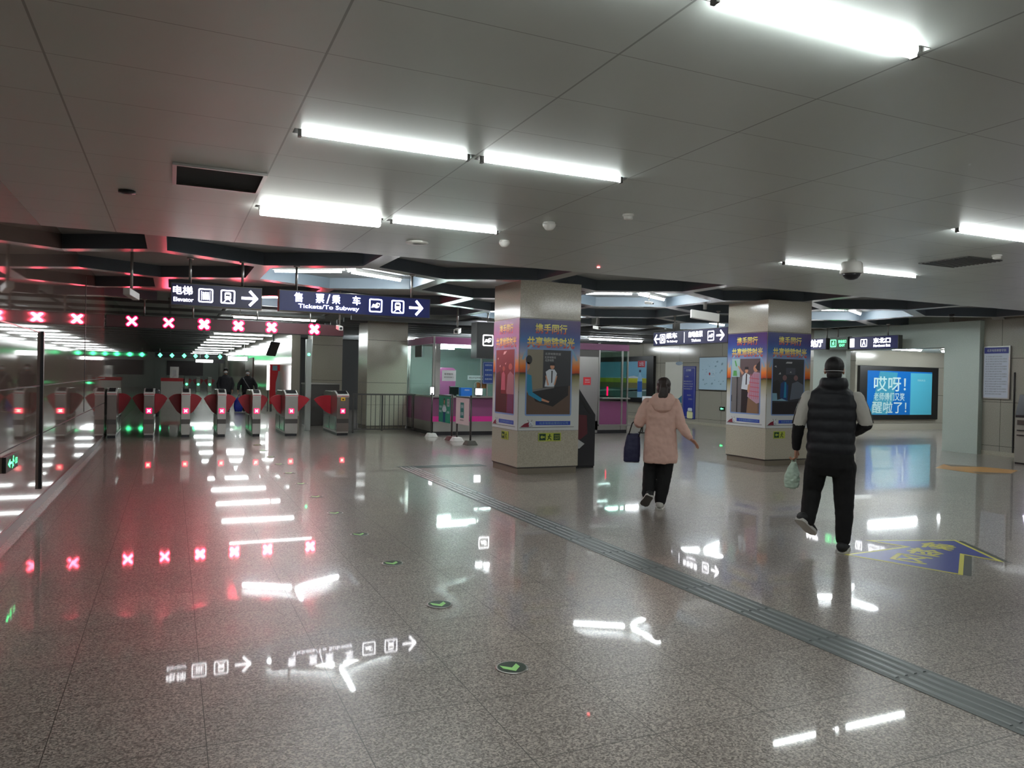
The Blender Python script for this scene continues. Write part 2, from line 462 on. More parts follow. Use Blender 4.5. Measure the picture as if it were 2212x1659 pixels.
struct(MB().box(XR + .3, 8, 0, 28, 8.3, 3.4, M_stonej), 'wall_side')
struct(MB().box(XR + .02, 8, ZC - .35, 28, 18.8, ZC - .15, M_ceil), 'ceiling')
struct(MB().box(-1.6, -15.3, 0, 17.5, -15, 3.4, M_stonej), 'wall_back')
# behind the booth
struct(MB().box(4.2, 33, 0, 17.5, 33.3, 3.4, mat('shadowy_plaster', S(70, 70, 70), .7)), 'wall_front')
struct(MB().box(3.9, 28, 0, 4.2, 76, 3.4, M_stone), 'wall_far_right')
struct(MB().box(-1.6, 75, 0, 4.2, 75.3, 3.4, M_pale), 'wall_far')
# slatted ceiling of the hall beyond the gates
sl = MB()
M_slat = mat('white_slat', S(96, 98, 98), .6, .0)
sl.box(-1.4, 20.0, 3.36, 3.95, 75, 3.4, mat('painted_dark_void', S(34, 35, 36), .8))  # dark slab, coloured as the unlit space above the slats
y = 19.4
while y < 74:
    sl.box(-1.4, y, 3.09, 3.9, y + .14, 3.16, M_slat); y += 2.2
for x in (-.1, 1.2, 3.85): sl.box(x, 19, 3.16, x + .06, 74, 3.2, M_slat)
struct(sl, 'ceiling')
bm_ = MB()
for k in range(13): bm_.box(4.3, 20 + k * .95, 2.98, 17.1, 20.12 + k * .95, 3.1, mat('grey_batten', S(120, 122, 124), .4, .3))
for x in (5.5, 7.5, 9.5, 11.5, 13.5, 15.5): bm_.box(x, 19, 3.1, x + .08, 32, 3.16, mat('grey_batten', S(110, 112, 114), .4))
struct(bm_, 'ceiling')
struct(MB().box(4.2, 18.76, 3.62, 17.4, 33, 3.66, mat('painted_dark_void', S(34, 35, 36), .8)), 'ceiling')  # dark slab, the darkness above the battens is in its colour

# ------------------------------------------------------------------ columns
def column(x0, y0, w, d, lab, top=ZC):
    t = thing('column', lab, 'column', (x0 + w / 2, y0 + d / 2, 0))
    mb = MB(); j = .006
    for z0, z1 in ((.12, .70), (.70, 1.315), (1.32, 2.5), (2.505, top)):
        mb.box(-w / 2, -d / 2, z0 + (j if z0 > .2 else 0), w / 2, d / 2, z1, M_stone)
    mb.box(-w / 2 + .008, -d / 2 + .008, .1, w / 2 - .008, d / 2 - .008, top, M_dsteel)
    mb.build('cladding', t)
    MB().box(-w / 2 + .02, -d / 2 + .02, 0, w / 2 - .02, d / 2 - .02, .12, mat('column_plinth_stone', S(120, 112, 98), .3)).build('plinth', t)
    return t
column(5.03, 10.96, 1.10, 1.05, 'square granite column with sunset posters, beside the dark ticket kiosk')
column(10.09, 10.94, 1.07, 1.1, 'square granite column with sunset posters, between the woman and the man')
column(4.95, 20.9, 1.15, 1.1, 'plain granite column behind the steel railing and last turnstile')
column(4.3, 26.0, 1.0, 1.0, 'plain dark granite column behind the stainless post')

# ------------------------------------------------------------------ ceiling lights
def make_tube_light(w, wide=False):
    t = thing('tube_light', 'x', 'ceiling light', (0, 0, ZC), 0, 'fluorescent tubes in the flat ceiling')
    r_ = .032 if wide == 'thick' else .021
    MB().box(-w / 2 + .006, -.054, .10, w / 2 - .006, .054, .14, mat('slot_dark', S(46, 46, 46), .7)).box(-w / 2 + .006, -.054, .0, w / 2 - .006, -.048, .10, M_dsteel).box(-w / 2 + .006, .048, .0, w / 2 - .006, .054, .10, M_dsteel).build('housing', t)
    MB().tube([(-w / 2 + .06, 0, -.004), (w / 2 - .06, 0, -.004)], r_, M_tube, 12).build('tube', t, smooth=True)
    for s in (-1, 1): MB().box(s * (w / 2 - .055), -.02, -.035, s * (w / 2 - .035), .02, .10, M_dsteel).build('lamp_holder', t)
    if wide is True:
        q = MB(); q.prism([(-.045, .02), (-.05, -.05), (-.035, -.08), (.035, -.08), (.05, -.05), (.045, .02)], 'x', -w / 2 + .05, w / 2 - .05, emat('glowing_lamp_trough', (0.97, 1.0, 0.96, 1), TUBE * .35))  # reflector glows itself, in place of reflected tube light and bloom
        q.build('reflector', t, bevel=.01)
    return t
T1 = make_tube_light(1.24); T2 = make_tube_light(1.24, True); T3 = make_tube_light(1.24, 'thick')
first = [True, True, True]
def put_tube(x, y, lab, wide=False):
    k = {False: 0, True: 1, 'thick': 2}[wide]; src = (T1, T2, T3)[k]
    if first[k]:
        first[k] = False; src.location = (x, y, ZC); src['label'] = lab; return src
    return dup(src, (x, y, ZC), 0, lab)
put_tube(1.30, 5.03, 'left tube of the middle pair above the gates side of the hall')
put_tube(2.56, 5.03, 'right tube of the middle pair, nearest the smoke detector')
put_tube(1.30, 7.47, 'wide bright double tube with open white reflector', True)
put_tube(2.56, 7.47, 'thin tube right of the wide bright double tube')
put_tube(2.54, 2.47, 'large near tube crossing the top edge of the photo', 'thick')
put_tube(1.28, 2.47, 'tube left of the large near one, just touching the top edge')
put_tube(7.58, 5.03, 'tube cut off by the right edge of the photo', 'thick')
put_tube(7.70, 7.47, 'tube partly hidden behind the big dome camera')
put_tube(8.97, 7.47, 'tube right of the big dome camera')
for x in (1.3, 7.6, 13.8):  # unseen tubes continuing the grid, added for ambient light
    for y in (-10, -5.0, -2.5, 0): put_tube(x, y, 'ceiling tube behind the camera, out of view')
for x in (7.6, 13.8): put_tube(x, 2.47, 'ceiling tube beside the camera, out of view')
put_tube(13.8, 5.03, 'ceiling tube behind or beside the camera, out of view'); put_tube(13.8, 7.47, 'ceiling tube behind or beside the camera, out of view')
def make_y_light():
    t = thing('coffer_light', 'x', 'ceiling light', (0, 0, ZC), 0, 'three-armed lights in the hexagonal coffers')
    for k, a in enumerate((150, 30, 270)):
        dx, dy = math.cos(R(a)), math.sin(R(a))
        MB().tube([(dx * .10, dy * .10, .11), (dx * 1.22, dy * 1.22, .11)], .017, M_htube, 10).build('tube', t, smooth=True)
        q = MB(); nx, ny = -dy * .03, dx * .03
        q.prism([(dx * .05 + nx, dy * .05 + ny), (dx * 1.26 + nx, dy * 1.26 + ny), (dx * 1.26 - nx, dy * 1.26 - ny), (dx * .05 - nx, dy * .05 - ny)], 'z', .135, .188, M_white)
        q.build('housing', t)
    return t
Y1 = make_y_light(); Y1.location = (2.58, 12.4, ZC); Y1['label'] = 'three-armed coffer light above the ticket sign'
for x, y, lab in ((8.16, 12.4, 'three-armed coffer light between the two poster columns'), (13.74, 12.4, 'three-armed coffer light right of the second poster column'),
                  (2.58, 17.25, 'three-armed coffer light just in front of the turnstiles'), (8.16, 17.25, 'three-armed coffer light in front of the mauve booth'),
                  (13.74, 17.25, 'three-armed coffer light far back, near the wall map')):
    dup(Y1, (x, y, ZC), 0, lab)
def make_far_light(fm=None):
    t = thing('tube_light', 'x', 'ceiling light', (0, 0, 0), 0, 'tube rows in the hall beyond the gates')
    MB().tube([(-1.05, 0, -.04), (1.05, 0, -.04)], .03, fm or M_ftube, 8).build('tube', t, smooth=True)
    MB().box(-1.1, -.06, -.02, 1.1, .06, .03, M_white).box(-.9, -.01, .03, -.88, .01, .34, M_steel).box(.88, -.01, .03, .9, .01, .34, M_steel).build('housing', t)
    return t
F1 = make_far_light(); F1.location = (2.5, 21.1, 3.02)
F1['label'] = 'ceiling tube of the hall beyond the gates, nearest the turnstiles'
k = 0
for y in [20 + 1.1 * n for n in (4, 7, 10, 13, 16, 19, 23, 28, 33, 39, 45)]:
    k += 1; dup(F1, (2.5, y, 3.02), 0, 'one of the receding ceiling tubes in the hall beyond the gates')
G1 = make_far_light(M_htube); G1.location = (10.5, 24, 2.96); G1['label'] = 'ceiling tube in the dim area behind the booth'; G1['group'] = 'tubes behind the booth'
for x, y in ((7.5, 28), (14, 28), (14, 22.5)):
    o = dup(G1, (x, y, 2.96), 0, 'ceiling tube in the dim area behind the booth'); o['group'] = 'tubes behind the booth'
for x, y in ((20.5, 13.5), (23.6, 13.5), (20.5, 16.6), (23.6, 16.6)):
    o = dup(G1, (x, y, ZC - .38), 0, 'ceiling tube of the side passage in front of the blue advert'); o['group'] = 'tubes of the side passage'

# ------------------------------------------------------------------ small ceiling items
t = thing('ceiling_vent', 'open rectangular ceiling vent left of the tubes', 'vent', (.32, 6.55, ZC))
MB().box(-.31, -.31, -.003, .31, .31, -.0005, mat('vent_shadow', S(40, 44, 44), .9)).build('opening', t)  # flat dark sheet painted as the shaded inside of the vent
q = MB()
q.box(-.34, .31, -.02, .34, .335, -.001, M_steel); q.box(-.34, -.335, -.02, .34, -.31, -.001, M_steel); q.box(-.34, -.31, -.02, -.31, .31, -.001, M_steel); q.box(.31, -.31, -.02, .34, .31, -.001, M_steel)
q.build('frame', t)
t = thing('ceiling_vent', 'dark square ceiling grille right of the big dome camera', 'vent', (8.87, 6.33, ZC))
q = MB().box(-.31, -.33, -.012, .31, .33, -.001, mat('grille_grey', S(86, 88, 84), .6)); q.build('grille', t)
q = MB()
for k in range(12): q.box(-.3, -.31 + k * .054, -.018, .3, -.29 + k * .054, -.012, M_dsteel)
q.build('slat', t)
def detector(x, y, r, h, lab, m=M_white, base=True):
    t = thing('smoke_detector', lab, 'smoke detector', (x, y, ZC))
    MB().lathe([(r, -.001), (r, -.012), (r * .97, -.02)], m, n=20).build('base', t, smooth=True)
    MB().lathe([(r * .8, -.018), (r * .75, -h), (r * .4, -h - .008)], m, n=20).build('sensor', t, smooth=True)
detector(3.88, 6.07, .055, .045, 'small round white smoke detector right of the white ceiling dome')
detector(8.77, 5.8, .055, .045, 'small smoke detector beside the dark ceiling grille')
detector(-.38, 7.42, .07, .02, 'flat dark round ceiling fitting at left', M_dark)
detector(2.58, 8.54, .13, .012, 'flat round disc on the ceiling near the coffers')
def dome(x, y, s, lab):
    t = thing('dome_camera', lab, 'security camera', (x, y, ZC))
    MB().lathe([(.075 * s, -.001), (.075 * s, -.02 * s), (.055 * s, -.03 * s)], M_white, n=24).build('mount', t, smooth=True)
    MB().lathe([(.085 * s, -.02 * s), (.08 * s, -.05 * s), (.055 * s, -.085 * s), (.035 * s, -.1 * s), (.005, -.104 * s)], M_white, n=24).build('dome', t, smooth=True)
dome(3.4, 6.76, .8, 'white ceiling dome left of the smoke detector')
dome(3.42, 7.92, .75, 'white ceiling dome at the end of the thin tube')
t = thing('dome_camera', 'large white pan dome camera hanging in front of the tube', 'security camera', (7.68, 6.9, ZC))
MB().lathe([(.05, 0), (.05, -.02), (.11, -.03), (.125, -.05), (.135, -.12), (.14, -.165), (.12, -.175)], M_white, n=28).build('housing', t, smooth=True)
MB().lathe([(.11, -.172), (.1, -.2), (.07, -.235), (.03, -.25), (.004, -.252)], M_dark, n=28).build('lens_dome', t, smooth=True)
MB().box(-.45, -.004, -.004, -.2, .004, -.001, M_dark)
def bullet(loc, az, drop, lab, s=1.0):
    t = thing('bullet_camera', lab, 'security camera', (loc[0], loc[1], ZC), R(az))
    MB().tube([(0, 0, .189), (0, 0, -drop)], .022 * s, M_steel, 8).build('pole', t, smooth=True)
    q = MB(); Lh = .17 * s; w = .05 * s
    vs = []
    q.prism([(-Lh, -drop - .01 - .05 * s), (Lh, -drop - .01), (Lh, -drop - .01 - .10 * s), (-Lh, -drop - .01 - .15 * s)], 'x', -w, w, M_white)
    q.build('housing', t, bevel=.008)
    MB().lathe([(.03 * s, -Lh - .012), (.03 * s, -Lh + .01)], M_black, (0, 0, -drop - .01 - .10 * s), 14, 'y').build('lens', t)
bullet((-.56, 12.5), 160, .36, 'white bullet camera on a pole left of the elevator sign', 1.0)
bullet((9.55, 12.1), 60, .13, 'long white bullet camera above the hanging train sign', 1.6)
bullet((8.1, 11.9), 20, .06, 'tiny white camera under the coffer beam between the columns', .5)
bullet((2.85, 14.3), 0, .62, 'small white camera below the ticket sign', .8)
bullet((6.5, 17.9), -30, .32, 'grey speaker-like camera above the booth corner', 1.2)
bullet((9.75, 16.6), 0, .18, 'small white camera above the right part of the booth', .8)
o = MB().lathe([(.02, -.001), (.02, -.012)], emat('tiny_red_led', (1, .1, .1, 1), 1.5), (5.35, 9.1, ZC), 10).build('indicator_lamp'); tag(o, 'tiny red indicator light on the ceiling between the columns', 'indicator light')
for x, y, lab in ((15.2, 11.0, 'small dark ceiling lamp over the pale pilaster'), (15.9, 9.6, 'small dark ceiling lamp above the framed notice')):
    o = MB().lathe([(.06, -.001), (.06, -.03), (.03, -.05)], M_dark, (x, y, ZC), 14).build('ceiling_fitting'); tag(o, lab, 'ceiling fitting')

# ------------------------------------------------------------------ floor markings
def make_marker():
    t = thing('floor_marker', 'x', 'floor marker', (0, 0, 0), 0, 'round green arrow markers in a line on the floor')
    MB().lathe([(.088, 0.0005), (.088, .004), (.08, .0055), (.076, .0055)], M_steel, n=32).build('ring', t, smooth=True)
    MB().lathe([(.0765, .0012), (.0765, .0062)], mat('dark_green_disc', S(22, 50, 32), .4), n=32).build('disc', t)
    q = MB(); pts = [(-.056, .026), (-.053, -.020), (-.004, -.072), (.042, -.021), (.040, .024), (-.004, -.022)]
    q.prism([(p[0], p[1] + .012) for p in pts], 'z', .0064, .0072, mat('luminous_green_arrow', S(160, 225, 130), .4))
    q.build('arrow', t)
    return t
mk = make_marker()
names = ['nearest', 'second nearest', 'third nearest', 'fourth', 'fifth', 'sixth', 'seventh', 'eighth', 'ninth', 'tenth', 'eleventh', 'farthest']
for k in range(12):
    lab = 'round green arrow floor marker, %s from the camera in its line' % names[k] if k > 2 and k < 11 else 'round green arrow floor marker, %s of its line' % names[k]
    if k == 0: mk.location = (1.68, 3.67, 0); mk['label'] = lab; pass
    else: dup(mk, (1.68, 3.67 + 1.2 * k, 0), 0, lab)
M_tact = mat('grey_tactile_rubber', S(98, 104, 104), .45)
t = thing('tactile_strip', 'long grey four-ribbed tactile guide strip across the floor', 'tactile paving', (3.64, 0, 0))
MB().box(-.15, -2, .0003, .15, 12.19, .003, M_tact).build('base', t)
for k in range(4):
    q = MB(); x = -.105 + .07 * k; y = -2.0
    while y < 11.8:
        q.prism([(x - .014, .003), (x - .008, .008), (x + .008, .008), (x + .014, .003)], 'y', y + .012, y + .588, mat('tactile_rib', S(120, 126, 126), .3, .2)); y += .6
    q.build('rib', t)
t = thing('tactile_strip', 'short grey tactile strip turning right toward the poster column', 'tactile paving', (4.4, 12.35, 0))
MB().box(-.9, -.15, .0003, .62, .15, .003, M_tact).build('base', t)
q = MB()
for k in range(4): q.box(-.88, -.115 + .07 * k, .003, .6, -.09 + .07 * k, .007, mat('tactile_rib', S(120, 126, 126), .3, .2))
q.build('rib', t)
# blue arrow decal
t = thing('floor_arrow', 'blue and yellow security check arrow decal on the floor', 'floor decal', (0, 0, 0))
A0 = [(5.61, 5.05), (6.465, 5.10), (6.336, 5.448), (7.257, 5.14), (6.774, 4.337), (6.698, 4.659), (5.965, 4.156)]
def inset(pts, d):
    n = len(pts); out = []
    ar = sum(pts[i][0] * pts[(i + 1) % n][1] - pts[(i + 1) % n][0] * pts[i][1] for i in range(n)); sg = 1 if ar > 0 else -1
    for i in range(n):
        p0, p1, p2 = Vector(pts[i - 1]), Vector(pts[i]), Vector(pts[(i + 1) % n])
        a = (p1 - p0).normalized(); b = (p2 - p1).normalized()
        na = Vector((-a.y, a.x)) * sg; nb = Vector((-b.y, b.x)) * sg
        m_ = (na + nb); m_ = m_ / max(m_.length_squared, .35) * 2 * d
        out.append((p1.x + m_.x, p1.y + m_.y))
    return out

def flat(mb, pts, z, m):
    n = len(pts); ar = sum(pts[i][0] * pts[(i + 1) % n][1] - pts[(i + 1) % n][0] * pts[i][1] for i in range(n))
    if ar < 0: pts = list(reversed(pts))
    mb.poly([(p[0], p[1], z) for p in pts], m)
M_dyel = mat('decal_yellow', S(214, 206, 84), .35); M_dblue = mat('decal_blue', S(58, 66, 150), .3)
q = MB(); flat(q, [(p[0] + .035, p[1] - .05) for p in A0], .0006, mat('decal_shadow_grey', S(74, 76, 72), .4)); q.build('border', t)
q = MB(); flat(q, A0, .0012, M_dyel); q.build('outline', t)
q = MB(); flat(q, inset(A0, .035), .0018, M_dblue); q.build('face', t)
for ch, (x, y) in zip('候检区', ((6.80, 5.0), (6.44, 4.86), (6.08, 4.72))):
    text_part(ch, .28, .30, M_dyel, t, (x, y, .0026), rot=(0, 0, R(-64)), bold=.05)
t = thing('floor_arrow', 'worn orange arrow decal on the floor at the far right', 'floor decal', (13.9, 9.45, 0), R(-32))
q = MB(); flat(q, [(-.75, -.0), (-.28, .80), (-.3, .40), (.35, .5), (.75, .1), (.35, -.5), (-.3, -.42), (-.28, -.82)], .0012, mat('worn_orange_decal', S(196, 142, 66), .4)); q.build('face', t)
q = MB(); flat(q, [(-.77, -.0), (-.27, .85), (.37, .55), (.79, .1), (.37, -.55), (-.27, -.87)], .0005, mat('worn_grey_edge', S(118, 104, 84), .4)); q.build('border', t)

# ------------------------------------------------------------------ posters on the columns
def sunset_material():
    m = mat('printed_sunset_sheet', (1, 1, 1, 1), .3)
    nt, N, L, b = nodes(m)
    tc = N.new('ShaderNodeTexCoord'); sx = N.new('ShaderNodeSeparateXYZ'); L.new(tc.outputs['Generated'], sx.inputs[0])
    rp = N.new('ShaderNodeValToRGB'); el = rp.color_ramp.elements
    stops = [(0, S(196, 200, 200)), (.30, S(196, 198, 196)), (.42, S(170, 166, 140)), (.49, S(120, 112, 60)), (.515, S(60, 44, 34)), (.525, S(190, 74, 30)),
             (.58, S(232, 128, 42)), (.64, S(206, 166, 130)), (.70, S(150, 160, 190)), (.80, S(44, 106, 176)), (.90, S(24, 56, 140)), (1, S(26, 34, 110))]
    el[0].position, el[0].color = stops[0]; el[1].position, el[1].color = stops[-1]
    for p, c in stops[1:-1]:
        e = el.new(p); e.color = c
    nz = N.new('ShaderNodeTexNoise'); nz.inputs['Scale'].default_value = 4
    L.new(tc.outputs['Generated'], nz.inputs['Vector'])
    a = math_node(N, 'MULTIPLY_ADD'); a.inputs[1].default_value = .04; L.new(nz.outputs['Fac'], a.inputs[0])
    z = math_node(N, 'SUBTRACT', None, .02); L.new(sx.outputs['Z'], z.inputs[0]); L.new(z.outputs[0], a.inputs[2])
    L.new(a.outputs[0], rp.inputs['Fac'])
    # violet towards the upper right
    mr = N.new('ShaderNodeMapRange'); mr.inputs['From Min'].default_value = .35; mr.inputs['From Max'].default_value = 1.1; L.new(sx.outputs['X'], mr.inputs['Value'])
    mz = N.new('ShaderNodeMapRange'); mz.inputs['From Min'].default_value = .72; mz.inputs['From Max'].default_value = 1.0; L.new(sx.outputs['Z'], mz.inputs['Value'])
    mm = math_node(N, 'MULTIPLY'); L.new(mr.outputs['Result'], mm.inputs[0]); L.new(mz.outputs['Result'], mm.inputs[1])
    mx = N.new('ShaderNodeMix'); mx.data_type = 'RGBA'; L.new(mm.outputs[0], mx.inputs['Factor']); L.new(rp.outputs['Color'], mx.inputs['A']); mx.inputs['B'].default_value = S(70, 32, 112)
    L.new(mx.outputs['Result'], b.inputs['Base Color'])
    return m
M_sun = sunset_material()
def title_material():
    m = mat('printed_title_gold', (1, 1, 1, 1), .35); nt, N, L, b = nodes(m)
    tc = N.new('ShaderNodeTexCoord'); sx = N.new('ShaderNodeSeparateXYZ'); L.new(tc.outputs['Generated'], sx.inputs[0])
    rp = N.new('ShaderNodeValToRGB'); rp.color_ramp.elements[0].color = S(200, 60, 50); rp.color_ramp.elements[1].color = S(240, 232, 120)
    rp.color_ramp.elements[0].position = .1; rp.color_ramp.elements[1].position = .7
    L.new(sx.outputs['Y'], rp.inputs['Fac']); L.new(rp.outputs['Color'], b.inputs['Base Color']); return m
M_title = title_material(); M_arc = mat('printed_cloud_arc', S(130, 170, 200), .4); M_pf = mat('printed_blue_frame', S(120, 150, 200), .4)
pm = lambda n, *c: mat('print_' + n, S(*c), .4)
SKIN = pm('skin', 196, 140, 110); WSH = pm('white_shirt', 206, 214, 222); BLK = pm('black', 26, 24, 28); CYAN = pm('cyan_sleeve', 20, 130, 170); GRY = pm('grey', 110, 108, 108)
TAN = pm('tan_wall', 132, 124, 106); BRN = pm('brown', 92, 72, 60); PLAID = pm('plaid', 176, 140, 160); KHA = pm('khaki', 128, 98, 74); LGR = pm('light_grey', 170, 172, 174); GRNP = pm('green', 90, 170, 90)
DRED = pm('dark_red', 120, 20, 30); ROSE = pm('rose', 196, 90, 110); DGR = pm('dark_slate', 44, 46, 52); NVY = pm('navy', 24, 60, 110); PALEB = pm('pale_blue', 120, 160, 180)
def poster(loc, rz, w, kind, lab):
    h = 1.79; t = thing('column_poster', lab, 'poster', loc, rz, 'sunset posters wrapped on the two columns')
    MB().box(-w / 2, -.004, 0, w / 2, 0, h, M_sun).build('sheet', t)
    q = MB()
    arc = []
    for k in range(15):
        a = R(18 + 144 * k / 14); arc.append((.50 * w * math.cos(a) * .98, .98 + .52 * math.sin(a)))
    for k in range(14):
        a = R(18 + 144 * (k + 1) / 14); b_ = R(18 + 144 * k / 14); r2 = .93
        P2(q, [arc[k], arc[k + 1], (.49 * w * r2 * math.cos(a), .98 + .52 * r2 * math.sin(a)), (.49 * w * r2 * math.cos(b_), .98 + .52 * r2 * math.sin(b_))], -.0048, M_arc)
    q.build('cloud_arc', t)
    x0, x1, z0, z1 = -.40 * w, .37 * w, .235, 1.31
    q = MB(); P2(q, rrect(x0, z0, x1, z1, .03), -.0056, M_pf)
    ix0, ix1, iz0, iz1 = x0 + .025, x1 - .025, z0 + .025, z1 - .01; W_ = ix1 - ix0; H_ = iz1 - iz0
    X = lambda u: ix0 + u * W_
    Z = lambda v: iz0 + v * H_
    r = lambda u0, v0, u1, v1, m, l=1: rect2(q, X(u0), Z(v0), X(u1), Z(v1), -.0060 - .0004 * l, m)
    p = lambda pts, m, l=1: P2(q, [(X(a), Z(b_)) for a, b_ in pts], -.0060 - .0004 * l, m)
    e = lambda u, v, ru, rv, m, l=2: P2(q, ell(X(u), Z(v), ru * W_, rv * H_), -.0060 - .0004 * l, m)
    if kind == 'guard':
        r(0, 0, 1, 1, TAN, 0); r(.36, .3, 1, 1, DGR); p([(0, 0), (1, 0), (1, .45), (.6, .42), (.1, .3), (0, .34)], BRN, 2)
        p([(.1, .34), (.5, .42), (.95, .45), (.95, .3), (.6, .12), (.2, .2)], BLK, 3); p([(.12, .38), (.62, .44), (.62, .41), (.14, .35)], GRY, 4)
        p([(.4, .43), (.44, .6), (.42, .66), (.50, .70), (.62, .70), (.68, .64), (.66, .58), (.62, .43)], WSH, 4)
        p([(.55, .68), (.58, .68), (.575, .5), (.55, .48)], BLK, 5); p([(.41, .6), (.44, .6), (.5, .46), (.47, .44)], SKIN, 5); p([(.66, .6), (.69, .6), (.64, .46), (.61, .46)], SKIN, 5)
        e(.57, .745, .05, .042, SKIN, 5); p([(.51, .76), (.52, .80), (.62, .80), (.63, .76)], BLK, 6)
        e(.04, .84, .07, .07, BLK, 4); p([(0, .66), (.06, .72), (.05, .8), (0, .8)], SKIN, 4)
        p([(0, .62), (.1, .6), (.13, .34), (.34, .25), (.36, .21), (.3, .2), (.04, .3), (0, .38)], CYAN, 5); p([(.34, .25), (.52, .2), (.5, .18), (.34, .21)], SKIN, 6)
        for k, (u, v, ww) in enumerate(((.58, .94, .36), (.52, .885, .26), (.5, .84, .2))):
            text_part('北京地铁欢迎您'[:6 - k], ww * W_, .04, LGR, t, (X(u), -.0085, Z(v)))
    elif kind == 'crowd':
        r(0, 0, 1, 1, DRED, 0); r(0, .0, .62, .3, pm('deep_maroon', 70, 14, 22)); p([(0, .3), (.3, .3), (.3, .5), (.24, .66), (0, .62)], pm('deep_maroon', 70, 14, 22), 2)  # red light falling on this face is put into the print colours
        p([(.3, .36), (.34, .62), (.44, .66), (.52, .6), (.54, .36)], ROSE, 3); e(.44, .7, .07, .04, pm('red_lit_skin', 190, 90, 80), 4)
        p([(.6, .34), (.66, .6), (.8, .66), (.98, .6), (1, .3), (.62, .3)], pm('red_lit_shirt', 170, 110, 120), 3); p([(.64, 0), (.66, .3), (.98, .3), (.96, 0)], pm('plum', 110, 50, 90), 3)
        e(.8, .73, .1, .05, pm('red_lit_skin', 190, 90, 80), 4)
        for u, v in ((.08, .86), (.5, .78), (.2, .74)): p([(u, v), (u + .07, v + .02), (u + .05, v - .02)], pm('pink_glint', 240, 190, 190), 3)
        p([(.4, .92), (.44, .97), (.6, .98), (.5, .93)], pm('pink_glint', 240, 190, 190), 3)
    elif kind == 'pointing':
        r(0, 0, 1, 1, pm('mauve_grey', 92, 78, 80), 0); r(0, .66, .3, 1, pm('mint', 160, 190, 190)); r(0, 0, .22, .66, GRY); r(.2, 0, .42, .66, pm('grey_door', 96, 94, 96)); r(0, .2, .03, .32, BLK, 2)
        p([(.05, .68), (.2, .68), (.18, .78), (.07, .78)], GRNP, 2); p([(.1, .96), (.14, .97), (.2, .86), (.15, .86)], GRNP, 3)
        p([(.36, .0), (.37, .44), (.62, .44), (.62, .0)], BLK, 2); p([(.36, .44), (.4, .68), (.5, .74), (.66, .7), (.68, .6), (.62, .42)], WSH, 3)
        p([(.38, .7), (.34, .74), (.22, .86), (.26, .87), (.36, .79), (.44, .74)], SKIN, 3); p([(.52, .72), (.56, .72), (.55, .52), (.51, .52)], BLK, 4)
        e(.54, .78, .055, .045, SKIN, 4); p([(.47, .80), (.48, .85), (.6, .85), (.61, .80)], BLK, 5)
        p([(.56, 0), (.6, .28), (.94, .24), (.96, 0)], KHA, 4); p([(.58, .3), (.66, .64), (.8, .76), (1, .74), (1, .2), (.9, .18)], PLAID, 5)
        for k in range(5): p([(.66 + .07 * k, .26), (.675 + .07 * k, .26), (.70 + .06 * k, .72), (.685 + .06 * k, .72)], ROSE, 6)
        for k in range(5): p([(.64, .32 + .08 * k), (.98, .30 + .08 * k), (.98, .315 + .08 * k), (.64, .335 + .08 * k)], ROSE, 6)
        e(.86, .82, .085, .065, SKIN, 6); p([(.84, .84), (.9, .9), (1, .96), (1, .78), (.92, .78)], BLK, 7); p([(.58, .4), (.6, .52), (.68, .54), (.64, .36)], SKIN, 7)
    else:
        r(0, 0, 1, 1, DGR, 0); p([(0, 0), (0, .2), (.9, .24), (1, 0)], BLK, 1); p([(0, .24), (0, .38), (.14, .38), (.16, .26), (.4, .3), (.5, .24)], PALEB, 2)
        p([(.0, .38), (.02, .58), (.16, .62), (.24, .56), (.22, .3), (.14, .38)], pm('near_black', 34, 34, 36), 3)
        p([(.24, .3), (.26, .56), (.38, .6), (.5, .52), (.48, .24)], NVY, 3); p([(.36, .3), (.38, .58), (.43, .58), (.44, .3)], CYAN, 4)
        e(.38, .66, .07, .05, pm('dim_skin', 120, 90, 90), 4); p([(.56, .26), (.62, .56), (.8, .6), (.98, .54), (1, .3)], pm('blue_grey', 90, 98, 110), 3)
        e(.74, .66, .07, .05, pm('dim_skin', 120, 90, 90), 4); p([(.4, .92), (.44, .95), (.62, .95), (.6, .92)], LGR, 3); p([(.04, .86), (.1, .88), (.12, .84)], LGR, 3)
        p([(.18, .72), (.24, .76), (.26, .72)], LGR, 3); p([(.54, .76), (.58, .78), (.59, .75)], LGR, 3); r(.42, .72, .72, .84, pm('slate_panel', 66, 70, 80), 2)
    q.build('photo', t)
    text_part('携手同行', .52 * w, .15, M_title, t, (.01 * w, -.0062, 1.64), bold=.045)
    text_part('共享地铁时光', .78 * w, .165, M_title, t, (.01 * w, -.0062, 1.42), bold=.045)
    q = MB(); q2 = MB()
    P2(q, [(-.47 * w, .055), (-.40 * w, .11), (-.34 * w, .13), (-.30 * w, .125), (-.33 * w, .055)], -.0052, pm('logo_maroon', 120, 20, 44))
    P2(q, ell(-.30 * w, .10, .035, .04, 16), -.0056, WSH); q.build('emblem', t)
    strokes(q2, [(-.33 * w, .13, -.35 * w, .17), (-.29 * w, .14, -.28 * w, .17), (-.325 * w, .09, -.28 * w, .09), (-.31 * w, .115, -.29 * w, .11), (-.32 * w, .06, -.27 * w, .075), (-.48 * w, .045, .42 * w, .055)], .007, -.006, BLK)
    q2.build('emblem_lines', t)
    q = MB(); rect2(q, -.22 * w, .085, .36 * w, .15, -.0052, pm('blue_bar', 36, 66, 170)); q.build('name_bar', t)
    text_part('北京地铁运营四分公司', .48 * w, .04, PALEB, t, (.08 * w, -.006, .118))
    return t
poster((5.03 + .55, 10.958, .705), 0, 1.09, 'guard', 'sunset poster with white-shirted guard and blue-sleeved arm, on the nearer column')
